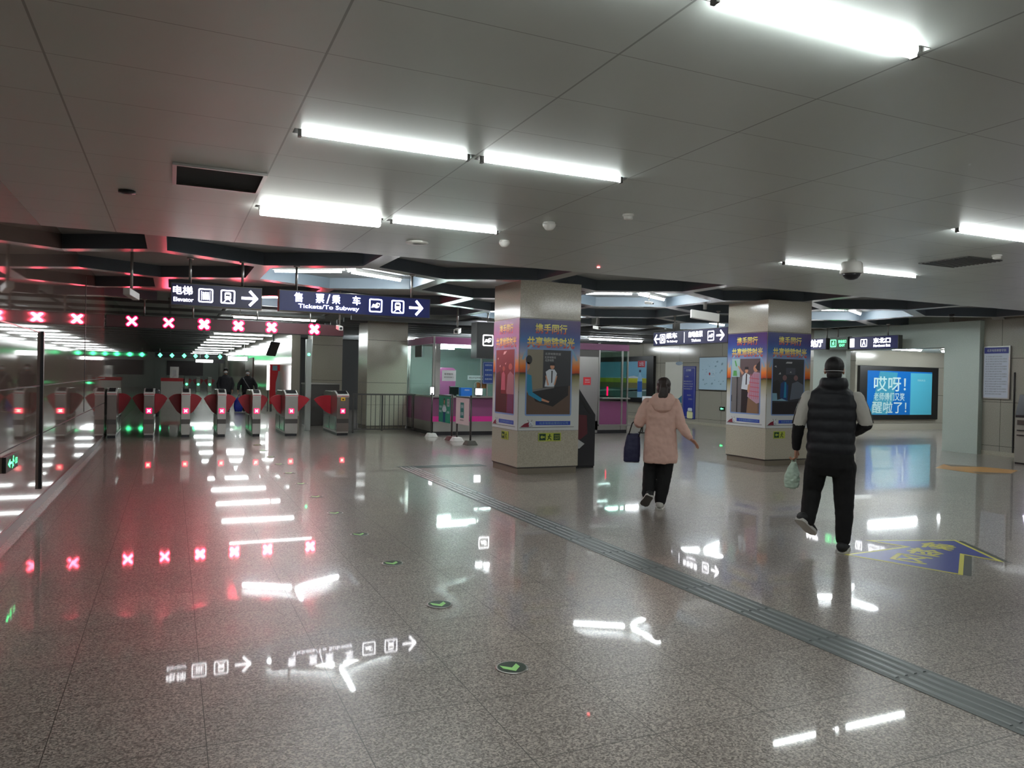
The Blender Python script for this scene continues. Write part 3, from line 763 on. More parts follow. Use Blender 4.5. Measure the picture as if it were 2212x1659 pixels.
poster((5.028, 11.485, .705), R(-90), 1.04, 'crowd', 'sunset poster with a crowd picture tinted with red light, left face of the nearer column')
poster((10.088, 11.49, .705), R(-90), 1.09, 'pointing', 'sunset poster with officer pointing beside a man in plaid, middle column')
poster((10.09 + .535, 10.938, .705), 0, 1.06, 'blue', 'sunset poster with a dark blue crowd picture, behind the man')
M_glow = mat('luminous_yellow_green', S(170, 180, 70), .4); M_dkg = mat('exit_plate_green', S(20, 60, 36), .4)
def exit_plate(loc, rz, lab, n=3):
    t = thing('exit_plate', lab, 'exit sign', loc, rz)
    w = .13 * n / 2 + .01
    MB().box(-w, -.005, 0, w, 0, .135, M_glow).build('plate', t)
    q = MB()
    for k in range(n):
        x0 = -w + .014 + .13 * k
        if k != 1: rect2(q, x0, .014, x0 + .118, .121, -.006, M_dkg)
    for k in range(n):
        x0 = -w + .014 + .13 * k
        if k == 0: P2(q, [(x0 + .02, .068), (x0 + .055, .1), (x0 + .055, .08), (x0 + .1, .08), (x0 + .1, .056), (x0 + .055, .056), (x0 + .055, .036)], -.007, M_glow)
        if k == 1:
            P2(q, ell(x0 + .06, .105, .012, .012), -.007, M_dkg); strokes(q, [(x0 + .058, .09, x0 + .045, .055), (x0 + .045, .055, x0 + .02, .02), (x0 + .045, .055, x0 + .08, .035), (x0 + .08, .035, x0 + .085, .014), (x0 + .055, .088, x0 + .03, .07), (x0 + .058, .088, x0 + .085, .075)], .012, -.007, M_dkg)
    q.build('pictogram', t)
    if n > 2:
        text_part('安全出口', .09, .03, M_glow, t, (w - .073, -.0075, .088)); text_part('EXIT', .08, .028, M_glow, t, (w - .073, -.0075, .045))
exit_plate((5.60, 10.957, .60 - .07), 0, 'small green and yellow exit plate on the front of the nearer column')
exit_plate((5.026, 11.45, .60 - .07), R(-90), 'small green and yellow exit plate on the left face of the nearer column', 2)
exit_plate((10.42, 10.937, .60 - .09), 0, 'small exit plate peeking out behind the man on the middle column', 2)

# ------------------------------------------------------------------ hanging signs
def arrow2(mb, cx, cz, w, h, t, y, m, left=False):
    s_ = -1 if left else 1
    strokes(mb, [(cx - s_ * w / 2, cz, cx + s_ * w * .40, cz), (cx + s_ * w * .02, cz + h / 2, cx + s_ * w * .46, cz), (cx + s_ * w * .02, cz - h / 2, cx + s_ * w * .46, cz)], t, y, m)
def icon(mb, cx, cz, s_, y, m, kind):
    frame_pts = rrect(cx - s_ / 2, cz - s_ / 2, cx + s_ / 2, cz + s_ / 2, s_ * .12)
    inn = rrect(cx - s_ * .41, cz - s_ * .41, cx + s_ * .41, cz + s_ * .41, s_ * .08)
    n = len(frame_pts)
    for k in range(n):
        P2(mb, [frame_pts[k], frame_pts[(k + 1) % n], inn[(k + 1) % n], inn[k]], y, m)
    if kind == 'train':
        P2(mb, rrect(cx - s_ * .22, cz - s_ * .22, cx + s_ * .22, cz + s_ * .32, s_ * .12), y, m)
        strokes(mb, [(cx - s_ * .12, cz - s_ * .22, cx - s_ * .26, cz - s_ * .38), (cx + s_ * .12, cz - s_ * .22, cx + s_ * .26, cz - s_ * .38)], s_ * .06, y, m)
        rect2(mb, cx - s_ * .15, cz + s_ * .04, cx + s_ * .15, cz + s_ * .18, y - .001, M_navy)
    if kind == 'lift':
        rect2(mb, cx - s_ * .30, cz - s_ * .34, cx - s_ * .27, cz + s_ * .32, y, m); rect2(mb, cx + s_ * .27, cz - s_ * .34, cx + s_ * .30, cz + s_ * .32, y, m)
        for dx in (-.15, 0, .15):
            P2(mb, ell(cx + dx * s_, cz + s_ * .2, s_ * .06, s_ * .06), y, m); rect2(mb, cx + dx * s_ - s_ * .055, cz - s_ * .3, cx + dx * s_ + s_ * .055, cz + s_ * .12, y, m)
    if kind == 'ticket':
        P2(mb, [(cx - s_ * .34, cz - s_ * .18), (cx - s_ * .2, cz + s_ * .12), (cx - s_ * .04, cz + s_ * .06), (cx + s_ * .1, cz + s_ * .22), (cx + s_ * .32, cz + s_ * .18), (cx + s_ * .26, cz - s_ * .1), (cx + s_ * .06, cz - s_ * .2), (cx - s_ * .1, cz - s_ * .12)], y, m)
        P2(mb, ell(cx + s_ * .2, cz + s_ * .05, s_ * .08, s_ * .08), y - .001, M_navy)
    if kind == 'A':
        strokes(mb, [(cx - s_ * .2, cz - s_ * .28, cx, cz + s_ * .3), (cx + s_ * .2, cz - s_ * .28, cx, cz + s_ * .3), (cx - s_ * .12, cz - s_ * .06, cx + s_ * .12, cz - s_ * .06)], s_ * .1, y, m)
    if kind == 'run':
        P2(mb, ell(cx + s_ * .05, cz + s_ * .26, s_ * .07, s_ * .07), y, m)
        strokes(mb, [(cx + .02 * s_, cz + s_ * .16, cx - s_ * .06, cz - s_ * .06), (cx - s_ * .06, cz - s_ * .06, cx - s_ * .2, cz - s_ * .3), (cx - s_ * .06, cz - s_ * .06, cx + s_ * .12, cz - s_ * .14), (cx + s_ * .12, cz - s_ * .14, cx + s_ * .14, cz - s_ * .34), (cx, cz + s_ * .12, cx - s_ * .18, cz + s_ * .02), (cx, cz + s_ * .12, cx + s_ * .18, cz + s_ * .02)], s_ * .08, y, m)
def sign_box(name, lab, cat, loc, rz, w, h, face, hang=(), top=ZC, depth=.16, casem=None):
    t = thing(name, lab, cat, loc, rz)
    c = casem or M_dsteel
    MB().box(-w / 2, -depth / 2 + .004, -h / 2, w / 2, depth / 2, h / 2, c).build('case', t, bevel=.006)
    if face: MB().box(-w / 2 + .01, -depth / 2 - .002, -h / 2 + .012, w / 2 - .01, -depth / 2 + .004, h / 2 - .012, face).build('face', t)
    for hx in hang:
        MB().tube([(hx, 0, h / 2), (hx, 0, top - loc[2])], .018, M_steel, 10).tube([(hx, 0, top - loc[2] - .02), (hx, 0, top - loc[2])], .045, M_steel, 12).build('hanger', t, smooth=True)
    return t
YF = -.085
t = sign_box('hanging_sign', 'navy hanging elevator sign with lift and train icons', 'sign', (.56, 11.35, 2.585), 0, 1.18, .31, M_navy, (-.35, .33))
text_part('电梯', .24, .115, M_sign, t, (-.44, YF, .055), bold=.03); text_part('Elevator', .25, .055, M_sign, t, (-.43, YF, -.07), bold=.02)
q = MB(); icon(q, -.15, .0, .19, YF, M_sign, 'lift'); q.build('icon', t)
q = MB(); icon(q, .135, 0, .19, YF, M_sign, 'train'); q.build('icon', t)
q = MB(); arrow2(q, .425, -.005, .20, .19, .036, YF, M_sign); q.build('arrow', t)
t = sign_box('hanging_sign', 'long blue hanging tickets and subway sign', 'sign', (2.51, 11.35, 2.585), 0, 2.26, .31, M_blue, (-.88, .85))
for ch, x in zip('售票/乘车', (-.86, -.555, -.435, -.32, -.02)): text_part(ch, .115 if ch != '/' else .05, .13, M_sign, t, (x, YF, .055), bold=.03)
text_part('Tickets/To Subway', .88, .075, M_sign, t, (-.42, YF, -.075), bold=.02)
q = MB(); icon(q, .27, 0, .2, YF, M_sign, 'ticket'); q.build('icon', t)
q = MB(); icon(q, .61, 0, .2, YF, M_sign, 'train'); q.build('icon', t)
q = MB(); arrow2(q, .90, .0, .20, .2, .036, YF, M_sign); q.build('arrow', t)
# sign facing the left side, beside the middle column
t = sign_box('hanging_sign', 'dark hanging sign with arrows at both ends, left of the middle column', 'sign', (10.9, 14.3, 2.56), R(-90), 2.75, .34, M_navy, (-.62, .95))
text_part('乘车', .42, .13, M_sign, t, (-.62, YF, .06), bold=.03); text_part('To Subway', .42, .06, M_sign, t, (-.60, YF, -.08), bold=.02)
text_part('自动售票', .5, .13, M_sign, t, (.28, YF, .06), bold=.03); text_part('Tickets', .34, .06, M_sign, t, (.30, YF, -.08), bold=.02)
q = MB(); icon(q, -.98, 0, .22, YF, M_sign, 'train'); q.build('icon', t)
q = MB(); icon(q, .82, 0, .22, YF, M_sign, 'ticket'); q.build('icon', t)
q = MB(); rect2(q, -.14, -.12, -.125, .12, YF, M_sign); q.build('icon', t)
q = MB(); arrow2(q, -1.22, 0, .2, .2, .035, YF, M_sign, True); arrow2(q, 1.14, 0, .24, .2, .04, YF, M_sign); q.build('arrow', t)
# exit signs at the right opening
t = sign_box('hanging_sign', 'white lit hanging sign just right of the middle column', 'sign', (16.5, 16.1, 2.66), R(-90), 1.1, .32, M_navy, (.5,))
text_part('换乘站厅', .86, .2, M_sign, t, (.0, YF, .02), bold=.06)
t = sign_box('exit_sign', 'green lit emergency exit sign above the man', 'sign', (16.5, 15.12, 2.66), R(-90), .62, .34, M_dkg, (-.1,))
q = MB(); icon(q, -.18, 0, .2, YF, M_signgreen, 'run'); q.build('icon', t)
text_part('安全出口', .26, .08, M_signgreen, t, (.12, YF, .045), bold=.02); text_part('EXIT', .18, .06, M_signgreen, t, (.12, YF, -.06), bold=.02)
t = sign_box('hanging_sign', 'dark exit sign with a lit letter A right of the green exit sign', 'sign', (16.5, 14.02, 2.64), R(-90), 1.48, .34, M_navy, (.38,))
q = MB(); rect2(q, -.72, -.1, -.58, .12, YF, M_sign); q.build('icon', t)
q = MB(); icon(q, -.28, 0, .2, YF, M_sign, 'A'); q.build('icon', t)
text_part('东北口', .50, .13, M_sign, t, (.27, YF, .05), bold=.05); text_part('Northeast Exit', .50, .06, M_sign, t, (.27, YF, -.08), bold=.03)
# black box sign over the booth
t = sign_box('hanging_sign', 'large black box sign with a ticket icon, over the booth beside the nearer column', 'sign', (7.55, 17, 2.42), 0, 1.9, .86, M_black, (-.6, .6), ZC, .4, M_dark)
q = MB(); icon(q, -.67, 0, .27, -.205, M_sign, 'ticket'); q.build('icon', t)
q = MB(); icon(q, -.33, 0, .27, -.205, M_sign, 'train'); q.build('icon', t)
# red cross lane board
def cross2(mb, cx, cz, s_, t_, y, m, heart=True):
    a = s_ / 2; strokes(mb, [(cx - a, cz - a, cx + a, cz + a)], t_, y, m); strokes(mb, [(cx - a, cz + a, cx + a, cz - a)], t_, y - .0006, m)
    for dx in (-a, a):
        for dz in (-a, a): P2(mb, ell(cx + dx, cz + dz, t_ * .5, t_ * .5, 12), y - .0003, m)
t = sign_box('lane_board', 'long dark overhead board with six glowing red crosses', 'sign', (1.24, 18.6, 2.59), 0, 5.1, .27, mat('red_lit_board', S(66, 34, 38), .3), (-1.81, -.82, .56, 1.77, 2.46), ZC, .2, M_dark)  # board face tinted maroon with the red light of its crosses
for k, x in enumerate((-.81, -.08, .65, 1.38, 2.11, 3.09)):
    pale = k < 2
    q = MB(); cross2(q, x - 1.24, .008, .15 if pale else .145, .09 if pale else .125, -.106, M_redx2); q.build('cross_halo', t)  # bigger glowing cross imitates the red bleed around the core
    q = MB(); cross2(q, x - 1.24, .008, .15 if pale else .13, .05 if pale else .082, -.109, M_redx); q.build('cross', t)

# ------------------------------------------------------------------ turnstiles
M_gtop = mat('gate_top_plastic', S(200, 200, 196), .35)
def turnstile(x, w, lab, wl=.27, wr=.27, lit=True, yellow=False, tall=1.0, face=None):
    t = thing('turnstile', lab, 'turnstile', (x, 19.1, 0), 0, 'row of turnstiles')
    L_ = 1.9; f = face or M_steel
    prof = [(0, .06), (0, .965), (.03, 1.0), (.30, 1.09), (L_ - .25, 1.09), (L_, 1.0), (L_, .06)]
    MB().prism(prof, 'x', -w / 2 + .012, w / 2 - .012, M_steel).build('body', t, bevel=.006)
    MB().box(-w / 2 + .006, -.006, .42, w / 2 - .006, .004, .96, f).box(-w / 2 + .006, -.006, .10, w / 2 - .006, .004, .31, f).box(-w / 2 + .008, -.003, .31, w / 2 - .008, .004, .42, M_dsteel).build('front_panel', t)
    MB().box(-w / 2 + .02, .02, 0, w / 2 - .02, L_ - .02, .07, M_dark).build('plinth', t)
    q = MB(); q.prism([(-.012, .965), (-.012, 1.0), (.02, 1.035), (.31, 1.115), (.60, 1.115), (.60, 1.09), (.31, 1.09), (.03, 1.0), (.0, .965)], 'x', -w / 2, w / 2, M_gtop)
    q.build('top_cover', t, bevel=.004)
    q = MB(); q.prism([(.035, 1.046), (.29, 1.1165), (.29, 1.12), (.035, 1.05)], 'x', -w / 2 + .035, w / 2 - .035, mat('card_reader_glass', S(40, 42, 46), .12)); q.build('card_reader', t)
    MB().box(-w / 2 + .01, -.0165, .985, w / 2 - .01, -.010, 1.0, M_red).build('red_trim', t)
    if lit:
        q = MB(); q.prism(rrect(-.06, .555, .06, .675, .012), 'y', -.012, -.006, M_redx2); q.build('indicator', t)
        q = MB(); cross2(q, 0, .615, .052, .024, -.0135, M_redx3); q.build('indicator_cross', t)
    if yellow:
        q = MB(); q.prism(rrect(-.055, .87, .055, .955, .015), 'y', -.012, -.006, mat('wheelchair_yellow', S(220, 170, 50), .4)); q.build('pictogram_plate', t)
        q = MB(); P2(q, ell(-.002, .905, .018, .018), -.0135, M_black); strokes(q, [(-.005, .94, -.005, .915), (-.005, .915, .018, .912), (.018, .912, .026, .89)], .008, -.0135, M_black); q.build('pictogram', t)
    for s_, ww in ((-1, wl), (1, wr)):
        if ww <= 0: continue
        pts = [(0, .985), (.35 * ww, .985), (.62 * ww, .965), (.84 * ww, .925), (ww, .875)]
        pts += [(.78 * ww, .76), (.35 * ww, .57), (.15 * ww, .52), (.0, .50)]
        q = MB(); q.prism([(s_ * (w / 2 - .01 + a), b) for a, b in pts], 'y', .80, .825, M_red)
        q.build('flap', t, bevel=.004)
    q = MB()
    for y0 in (.15, 1.0): q.box(-w / 2 - .001, y0, .12, -w / 2 + .014, y0 + .7, .46, mat('gate_side_glass', S(126, 150, 138), .12, .2)); q.box(w / 2 - .014, y0, .12, w / 2 + .001, y0 + .7, .46, mat('gate_side_glass', S(126, 150, 138), .12, .2))
    q.build('side_panel', t)
    return t
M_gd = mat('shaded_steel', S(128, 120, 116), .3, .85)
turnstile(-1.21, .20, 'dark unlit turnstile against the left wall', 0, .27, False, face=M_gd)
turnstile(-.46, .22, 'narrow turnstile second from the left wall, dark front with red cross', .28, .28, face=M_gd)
turnstile(.31, .2, 'narrow turnstile under the elevator sign, third from the left wall', .28, .28)
turnstile(1.09, .2, 'narrow turnstile directly below the person in the grey jacket', .28, .28)
turnstile(1.87, .2, 'narrow turnstile fifth from the left wall, left of the red vertical advert', .28, .26)
turnstile(2.68, .31, 'wide turnstile with white top, left of the widest lane', .28, .42)
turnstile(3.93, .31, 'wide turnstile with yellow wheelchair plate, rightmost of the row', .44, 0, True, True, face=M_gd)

# railing between turnstile and booth
t = thing('railing', 'low steel bar railing between the last turnstile and the booth', 'railing', (4.3, 19.9, 0))
q = MB()
for x in (.06, .84, 1.70): q.box(x - .02, -.02, 0 if x < .1 else .05, x + .02, .02, 1.03, M_dsteel)
q.build('post', t)
MB().box(.06, -.025, 1.0, 1.75, .025, 1.04, M_dsteel).box(.06, -.015, .08, 1.75, .015, .11, M_dsteel).build('rail', t)
for k in range(13):
    x = .16 + .125 * k
    if abs(x - .84) > .04: MB().box(x - .007, -.007, .1, x + .007, .007, 1.0, M_dsteel).build('bar', t)
MB().box(-.17, .0, .95, .06, .03, 1.0, M_dsteel).build('side_rail', t)
t = thing('metal_counter', 'low grey steel cabinet behind the last turnstile', 'cabinet', (4.05, 23.2, 0))
MB().box(-.45, -.3, 0, .55, .3, 1.22, M_dsteel).build('body', t, bevel=.01)
MB().box(-.48, -.33, 1.22, .58, .33, 1.26, M_steel).build('top', t)
t = thing('steel_post', 'tall stainless post beyond the widest turnstile lane', 'post', (3.36, 20.95, 0))
MB().box(-.075, -.06, 0, .075, .06, 2.46, mat('satin_post', S(190, 196, 192), .3, .6)).build('shaft', t, bevel=.006)
q = MB().lathe([(.035, -.07), (.035, -.06)], M_green, (0, 0, 2.05), 14, 'y'); q.build('green_lamp', t)

# ------------------------------------------------------------------ ticket office
t = thing('ticket_office', 'long glazed ticket office with mauve fascia and mauve base', 'booth', (6.15, 18.75, 0))
BW, BD = 5.95, 2.4
q = MB().box(0, 0, .1, BW, .04, .36, M_steel).box(0, 0, .1, .04, BD, .36, M_steel).box(.03, .03, 0, BW, .06, .1, M_dark).box(.03, .03, 0, .06, BD, .1, M_dark); q.build('skirting', t)
MB().box(0, -.012, .36, 4.18, .03, .50, M_magenta).build('magenta_band', t)
MB().box(0, -.01, .50, 4.18, .03, .99, M_purple).box(-.01, 0, .36, .03, BD, .99, M_purple).box(4.95, -.01, .26, BW, .03, .92, M_purple).build('base_panel', t)
MB().box(-.04, -.14, .99, 4.2, .40, 1.03, M_steel).box(5.02, -.14, .99, BW, .40, 1.03, M_steel).box(.02, -.05, .33, 4.18, -.01, .36, M_steel).box(4.95, -.09, .22, BW + .1, -.01, .26, M_steel).box(-.04, .40, .99, .10, BD, 1.03, M_steel).build('counter_ledge', t)
MB().box(-.01, -.02, 2.38, BW, .03, 2.56, M_purple).box(-.02, 0, 2.38, .03, BD, 2.56, M_purple).box(BW - .03, 0, 2.38, BW, BD, 2.56, M_purple).build('fascia', t)
MB().box(0, 0, 2.50, BW, BD, 2.54, M_dark).build('roof', t)
for x, w in ((.0, .05), (.07, .13), (1.34, .03), (4.17, .035), (4.95, .05), (5.72, .05), (BW - .04, .04)):
    MB().box(x, -.03 if w > .045 and x < .06 else -.015, 1.03 if x < 4 else .1, x + w, .035, 2.58 if x < .06 or 4 < x < 5 else 2.4, M_steel).build('post', t)
MB().box(0, BD - .05, 1.03, .05, BD, 2.4, M_steel).box(-.005, BD - .25, 1.03, .045, BD - .22, 2.4, M_steel).build('post', t)
MB().box(.2, .005, 1.03, 1.34, .012, 2.38, M_glass).build('glass_pane', t)
MB().box(1.38, .005, 1.03, 4.17, .012, 2.38, M_glass).build('glass_pane', t)
MB().box(.012, .05, 1.03, .019, BD - .05, 2.38, M_glass).build('glass_pane', t)
MB().box(5.0, .005, 1.03, BW - .04, .012, 2.38, M_glass).build('glass_pane', t)
MB().box(BW - .02, .04, 1.03, BW - .012, BD, 2.4, M_glass).build('glass_pane', t)
MB().box(4.2, .0, .02, 4.95, .025, 2.18, M_steel).box(4.2, .0, 2.18, 4.95, .02, 2.38, M_dsteel).build('sheet_steel_door', t)
MB().box(2.6, BD - .04, .1, BW - 1.0, BD, 2.4, mat('booth_back_panel', S(150, 168, 164), .5)).box(.1, BD - .04, .1, 2.6, BD, 2.4, mat('booth_back_panel', S(150, 168, 164), .5)).build('back_panel', t)
q = MB().box(.22, .12, 2.325, 1.3, .17, 2.365, M_white); q.build('light_housing', t)
MB().box(.22, .05, 2.30, 1.3, .13, 2.345, emat('booth_light', (.97, .98, 1, 1), 12)).build('booth_light', t)
MB().box(.22, .60, 2.27, .8, .66, 2.30, emat('booth_light', (.97, .98, 1, 1), 12)).build('booth_light', t)
MB().box(-.025, .9, 2.05, .0, 1.5, 2.36, M_black).build('dark_panel', t)
for x, y, w, h, z in ((.28, -.0, .36, .28, 1.42), (5.0, -.0, .0, .0, 0)):
    if w: MB().box(x - .02, -.004, z, x + w, .004, z + h, M_offw).build('notice_sheet', t)
text_part('暂停服务', .24, .05, M_dsteel, t, (.44, -.006, 1.60)); text_part('请到其他窗口', .26, .035, M_dsteel, t, (.44, -.006, 1.52))
MB().box(.97, -.004, 1.46, 1.6, .004, 1.58, mat('pale_teal_strip', S(170, 196, 194), .5)).build('notice_sheet', t)
text_part('请出示证件核对后购票', .56, .05, M_dsteel, t, (1.285, -.006, 1.52))
q = MB()
for k in range(20):
    a, b_ = 2 * PI * k / 20, 2 * PI * (k + 1) / 20
    P2(q, [(1.26 + .105 * math.cos(a), 1.31 + .11 * math.sin(a)), (1.26 + .105 * math.cos(b_), 1.31 + .11 * math.sin(b_)), (1.26 + .09 * math.cos(b_), 1.31 + .095 * math.sin(b_)), (1.26 + .09 * math.cos(a), 1.31 + .095 * math.sin(a))], -.001, M_steel)
q.build('speaking_hole', t)
MB().box(4.46, -.006, 1.38, 4.70, .0, 1.60, mat('red_notice', S(206, 40, 50), .5)).build('red_notice', t)
text_part('温馨提示', .16, .035, M_offw, t, (4.59, -.008, 1.52)); text_part('请排队购票', .16, .03, M_offw, t, (4.59, -.008, 1.46))
# things in and on the booth
t = thing('office_chair', 'mauve high-backed chair inside the booth', 'chair', (6.15 + .80, 19.9, 0))
q = MB(); q.prism(rrect(-.25, .95, .25, 1.78, .1), 'y', 0, .07, M_purple); q.build('backrest', t, bevel=.01)
MB().box(-.25, -.45, .48, .25, .05, .56, M_purple).build('seat', t); MB().tube([(0, -.2, .5), (0, -.2, .06)], .03, M_dark).tube([(-.25, -.2, .05), (.25, -.2, .05)], .02, M_dark).tube([(0, -.45, .05), (0, .05, .05)], .02, M_dark).build('base', t)
t = thing('document_box', 'bright blue paper box on the booth counter', 'box', (6.15 + .83, 18.83, 1.03))
MB().box(-.03, -.09, 0, .27, .1, .22, mat('bright_blue_card', S(20, 112, 204), .5)).build('body', t)
text_part('票据回收', .14, .035, M_offw, t, (.13, -.092, .16))
t = thing('document_box', 'black monitor back beside the blue box on the booth counter', 'monitor', (6.15 + .66, 18.9, 1.03))
MB().box(-.13, -.03, .04, .11, .03, .25, M_black).box(-.13, -.035, .235, .11, -.03, .25, M_offw).build('screen_case', t); MB().box(-.05, -.04, 0, .05, .06, .04, M_black).build('stand', t)
t = thing('paper_tray', 'flat white tray at the left end of the booth counter', 'tray', (6.15 + .42, 18.72, 1.03))
MB().box(-.15, -.06, 0, .15, .06, .012, M_offw).box(-.15, .06, 0, .15, .065, .03, M_offw).build('tray', t)
t = thing('price_tablet', 'small glowing white screen facing the queue on the booth counter', 'screen', (6.15 + 1.27, 18.68, 1.03))
MB().box(-.115, 0, .02, .115, .03, .225, M_black).build('case', t, bevel=.01); MB().box(-.095, -.003, .04, .095, 0, .205, emat('bright_tablet', (.93, .96, 1, 1), .8)).build('screen', t); MB().box(-.05, -.02, 0, .05, .06, .02, M_dark).build('foot', t)
t = thing('price_tablet', 'small angled screen at the left corner of the booth ledge', 'screen', (6.12, 18.66, 1.03), R(-55))
MB().box(-.07, 0, .02, .07, .02, .24, M_black).build('case', t); MB().box(-.055, -.003, .035, .055, 0, .225, M_screen).build('screen', t); MB().box(-.04, -.02, 0, .04, .05, .02, M_dark).build('foot', t)
t = thing('orange_card', 'orange notice card on the booth counter beside the nearer column', 'notice', (6.15 + 1.36, 18.78, 1.03))
MB().box(-.12, -.004, .21, .16, .004, .36, mat('orange_card', S(240, 120, 60), .5)).build('card', t); MB().box(-.01, 0, 0, .01, .02, .21, M_steel).build('stem', t)
t = thing('blue_notice', 'dark blue framed notice standing on the booth counter edge', 'notice', (6.15 + 1.52, 18.72, 1.03))
MB().box(-.13, 0, .33, .2, .02, .92, mat('notice_blue', S(20, 50, 110), .4)).build('panel', t); MB().box(-.02, .0, 0, .02, .02, .33, M_steel).build('stem', t)
q = MB(); frame2(q, -.12, .345, .19, .905, .008, -.003, LGR); q.build('border', t)
for k, z in enumerate((.83, .70, .57, .46)): text_part('购票须知', .2, .045, LGR, t, (.03, -.005, z))
t = thing('ticket_clerk_chair', 'dark chair back inside the right window of the booth', 'chair', (6.15 + 5.12, 19.3, 0))
q = MB(); q.prism(rrect(-.18, .6, .18, 1.45, .1), 'y', 0, .07, M_black); q.build('backrest', t); MB().box(-.2, -.4, .45, .2, .05, .52, M_black).build('seat', t); MB().tube([(0, -.2, .46), (0, -.2, .0)], .04, M_dark).build('base', t)
o = MB().tube([(6.15 + 5.38, 18.95, 1.08), (6.15 + 5.38, 18.95, 1.34)], .02, M_redx2, 12).build('light_stick', smooth=True); tag(o, 'glowing red vertical light in the right booth window', 'lamp')

# queue rail with two notice boards
def stanchion(x, y, lab, h, fm):
    t = thing('stanchion', lab, 'stanchion', (x, y, 0))
    MB().tube([(0, 0, .06), (0, 0, h)], .022, M_dsteel, 10).build('pole', t, smooth=True)
    q = MB(); a, b_ = .14, .09
    q.add([(-a, -a, 0), (a, -a, 0), (a, a, 0), (-a, a, 0), (-b_, -b_, .1), (b_, -b_, .1), (b_, b_, .1), (-b_, b_, .1)], [(0, 3, 2, 1), (4, 5, 6, 7), (0, 1, 5, 4), (1, 2, 6, 5), (2, 3, 7, 6), (3, 0, 4, 7)], fm)
    q.build('base', t, bevel=.01)
M_cw = mat('white_concrete', S(214, 212, 208), .6); M_cr = mat('dark_red_base', S(92, 40, 44), .5); M_cg = mat('grey_rubber_base', S(82, 80, 74), .6)
stanchion(6.02, 18.35, 'queue post with pale base, left of the green notice board', 1.12, M_cw)
stanchion(6.2, 17.33, 'queue post with dark red base between the two notice boards', 1.1, M_cr)
stanchion(6.22, 17.02, 'queue post with pale base just right of the dark red one', 1.05, M_cw)
stanchion(6.2, 16.07, 'queue post with grey base right of the white notice board', 1.12, M_cg)
def board(y0, y1, z0, z1, m, lab):
    t = thing('notice_board', lab, 'notice board', (6.185, (y0 + y1) / 2, 0), R(-90)); w = abs(y1 - y0)
    MB().box(-w / 2, -.008, z0, w / 2, .008, z1, m).build('panel', t)
    MB().box(-w / 2 - .01, -.012, z1, w / 2 + .01, .012, z1 + .03, M_dsteel).build('top_rail', t)
    return t, w
t, w = board(18.27, 17.42, .40, 1.05, mat('green_board', S(30, 130, 104), .5), 'green notice board with a standing woman, in front of the booth')
q = MB()
P2(q, [(-.09, .40), (-.07, .68), (.07, .68), (.09, .40)], -.0095, NVY); P2(q, [(-.1, .66), (-.16, .72), (-.08, .84), (.08, .84), (.17, .72), (.1, .66)], -.0100, WSH)
P2(q, ell(0, .91, .04, .055), -.0110, SKIN); P2(q, [(-.06, .98), (0, 1.01), (.06, .98), (.075, .80), (.035, .80), (.04, .95), (-.03, .95), (-.04, .78), (-.07, .8)], -.0115, BLK)
P2(q, rrect(.2, .80, .38, .99, .02), -.0095, LGR); q.build('picture', t)
for x, z in ((-.27, .78), (-.28, .67), (.28, .66)): text_part('绿色出行' if x < 0 else '北京地铁', .2, .06, WSH, t, (x, -.0105, z), bold=.03)
text_part('招聘', .12, .05, M_dsteel, t, (.29, -.0105, .94)); text_part('启事', .12, .05, M_dsteel, t, (.29, -.0105, .86))
t, w = board(17.0, 16.16, .43, 1.05, mat('pink_white_board', S(206, 190, 192), .5), 'white notice board with small teal labels, in front of the booth')
q = MB(); P2(q, rrect(-.12, .58, .12, .94, .01), -.0095, mat('teal_label', S(40, 120, 116), .5)); q.build('label', t)
for z in (.85, .68): text_part('扫码', .17, .08, WSH, t, (0, -.0105, z), bold=.03)
text_part('请您扫码乘车', .26, .03, M_dsteel, t, (0, -.0105, .53))
# board and bin in the right of the booth
t = thing('notice_stand', 'small white notice stand right of the booth', 'notice stand', (12.75, 18.6, 0))
MB().box(-.24, 0, .62, .24, .03, 1.08, M_offw).build('panel', t, bevel=.008); MB().box(-.2, .03, 0, -.17, .06, .66, M_dsteel).box(.17, .03, 0, .2, .06, .66, M_dsteel).build('leg', t)
MB().box(-.26, -.05, 0, .26, .15, .04, M_dsteel).build('base', t); MB().box(-.09, -.004, .70, .09, 0, .96, mat('teal_label', S(40, 120, 116), .5)).build('label', t)
for z in (.89, .77): text_part('扫码', .13, .07, WSH, t, (0, -.006, z))
t = thing('notice_stand', 'dark green notice stand behind the small white one', 'notice stand', (13.5, 19.2, 0))
MB().box(-.2, 0, .7, .2, .03, 1.15, M_dkg).build('panel', t); MB().box(-.02, .03, 0, .02, .06, .75, M_dsteel).build('leg', t); MB().box(-.15, -.08, 0, .15, .15, .03, M_dark).build('base', t); MB().box(-.1, -.004, .8, .1, 0, 1.05, mat('teal_label', S(40, 120, 116), .5)).build('label', t)

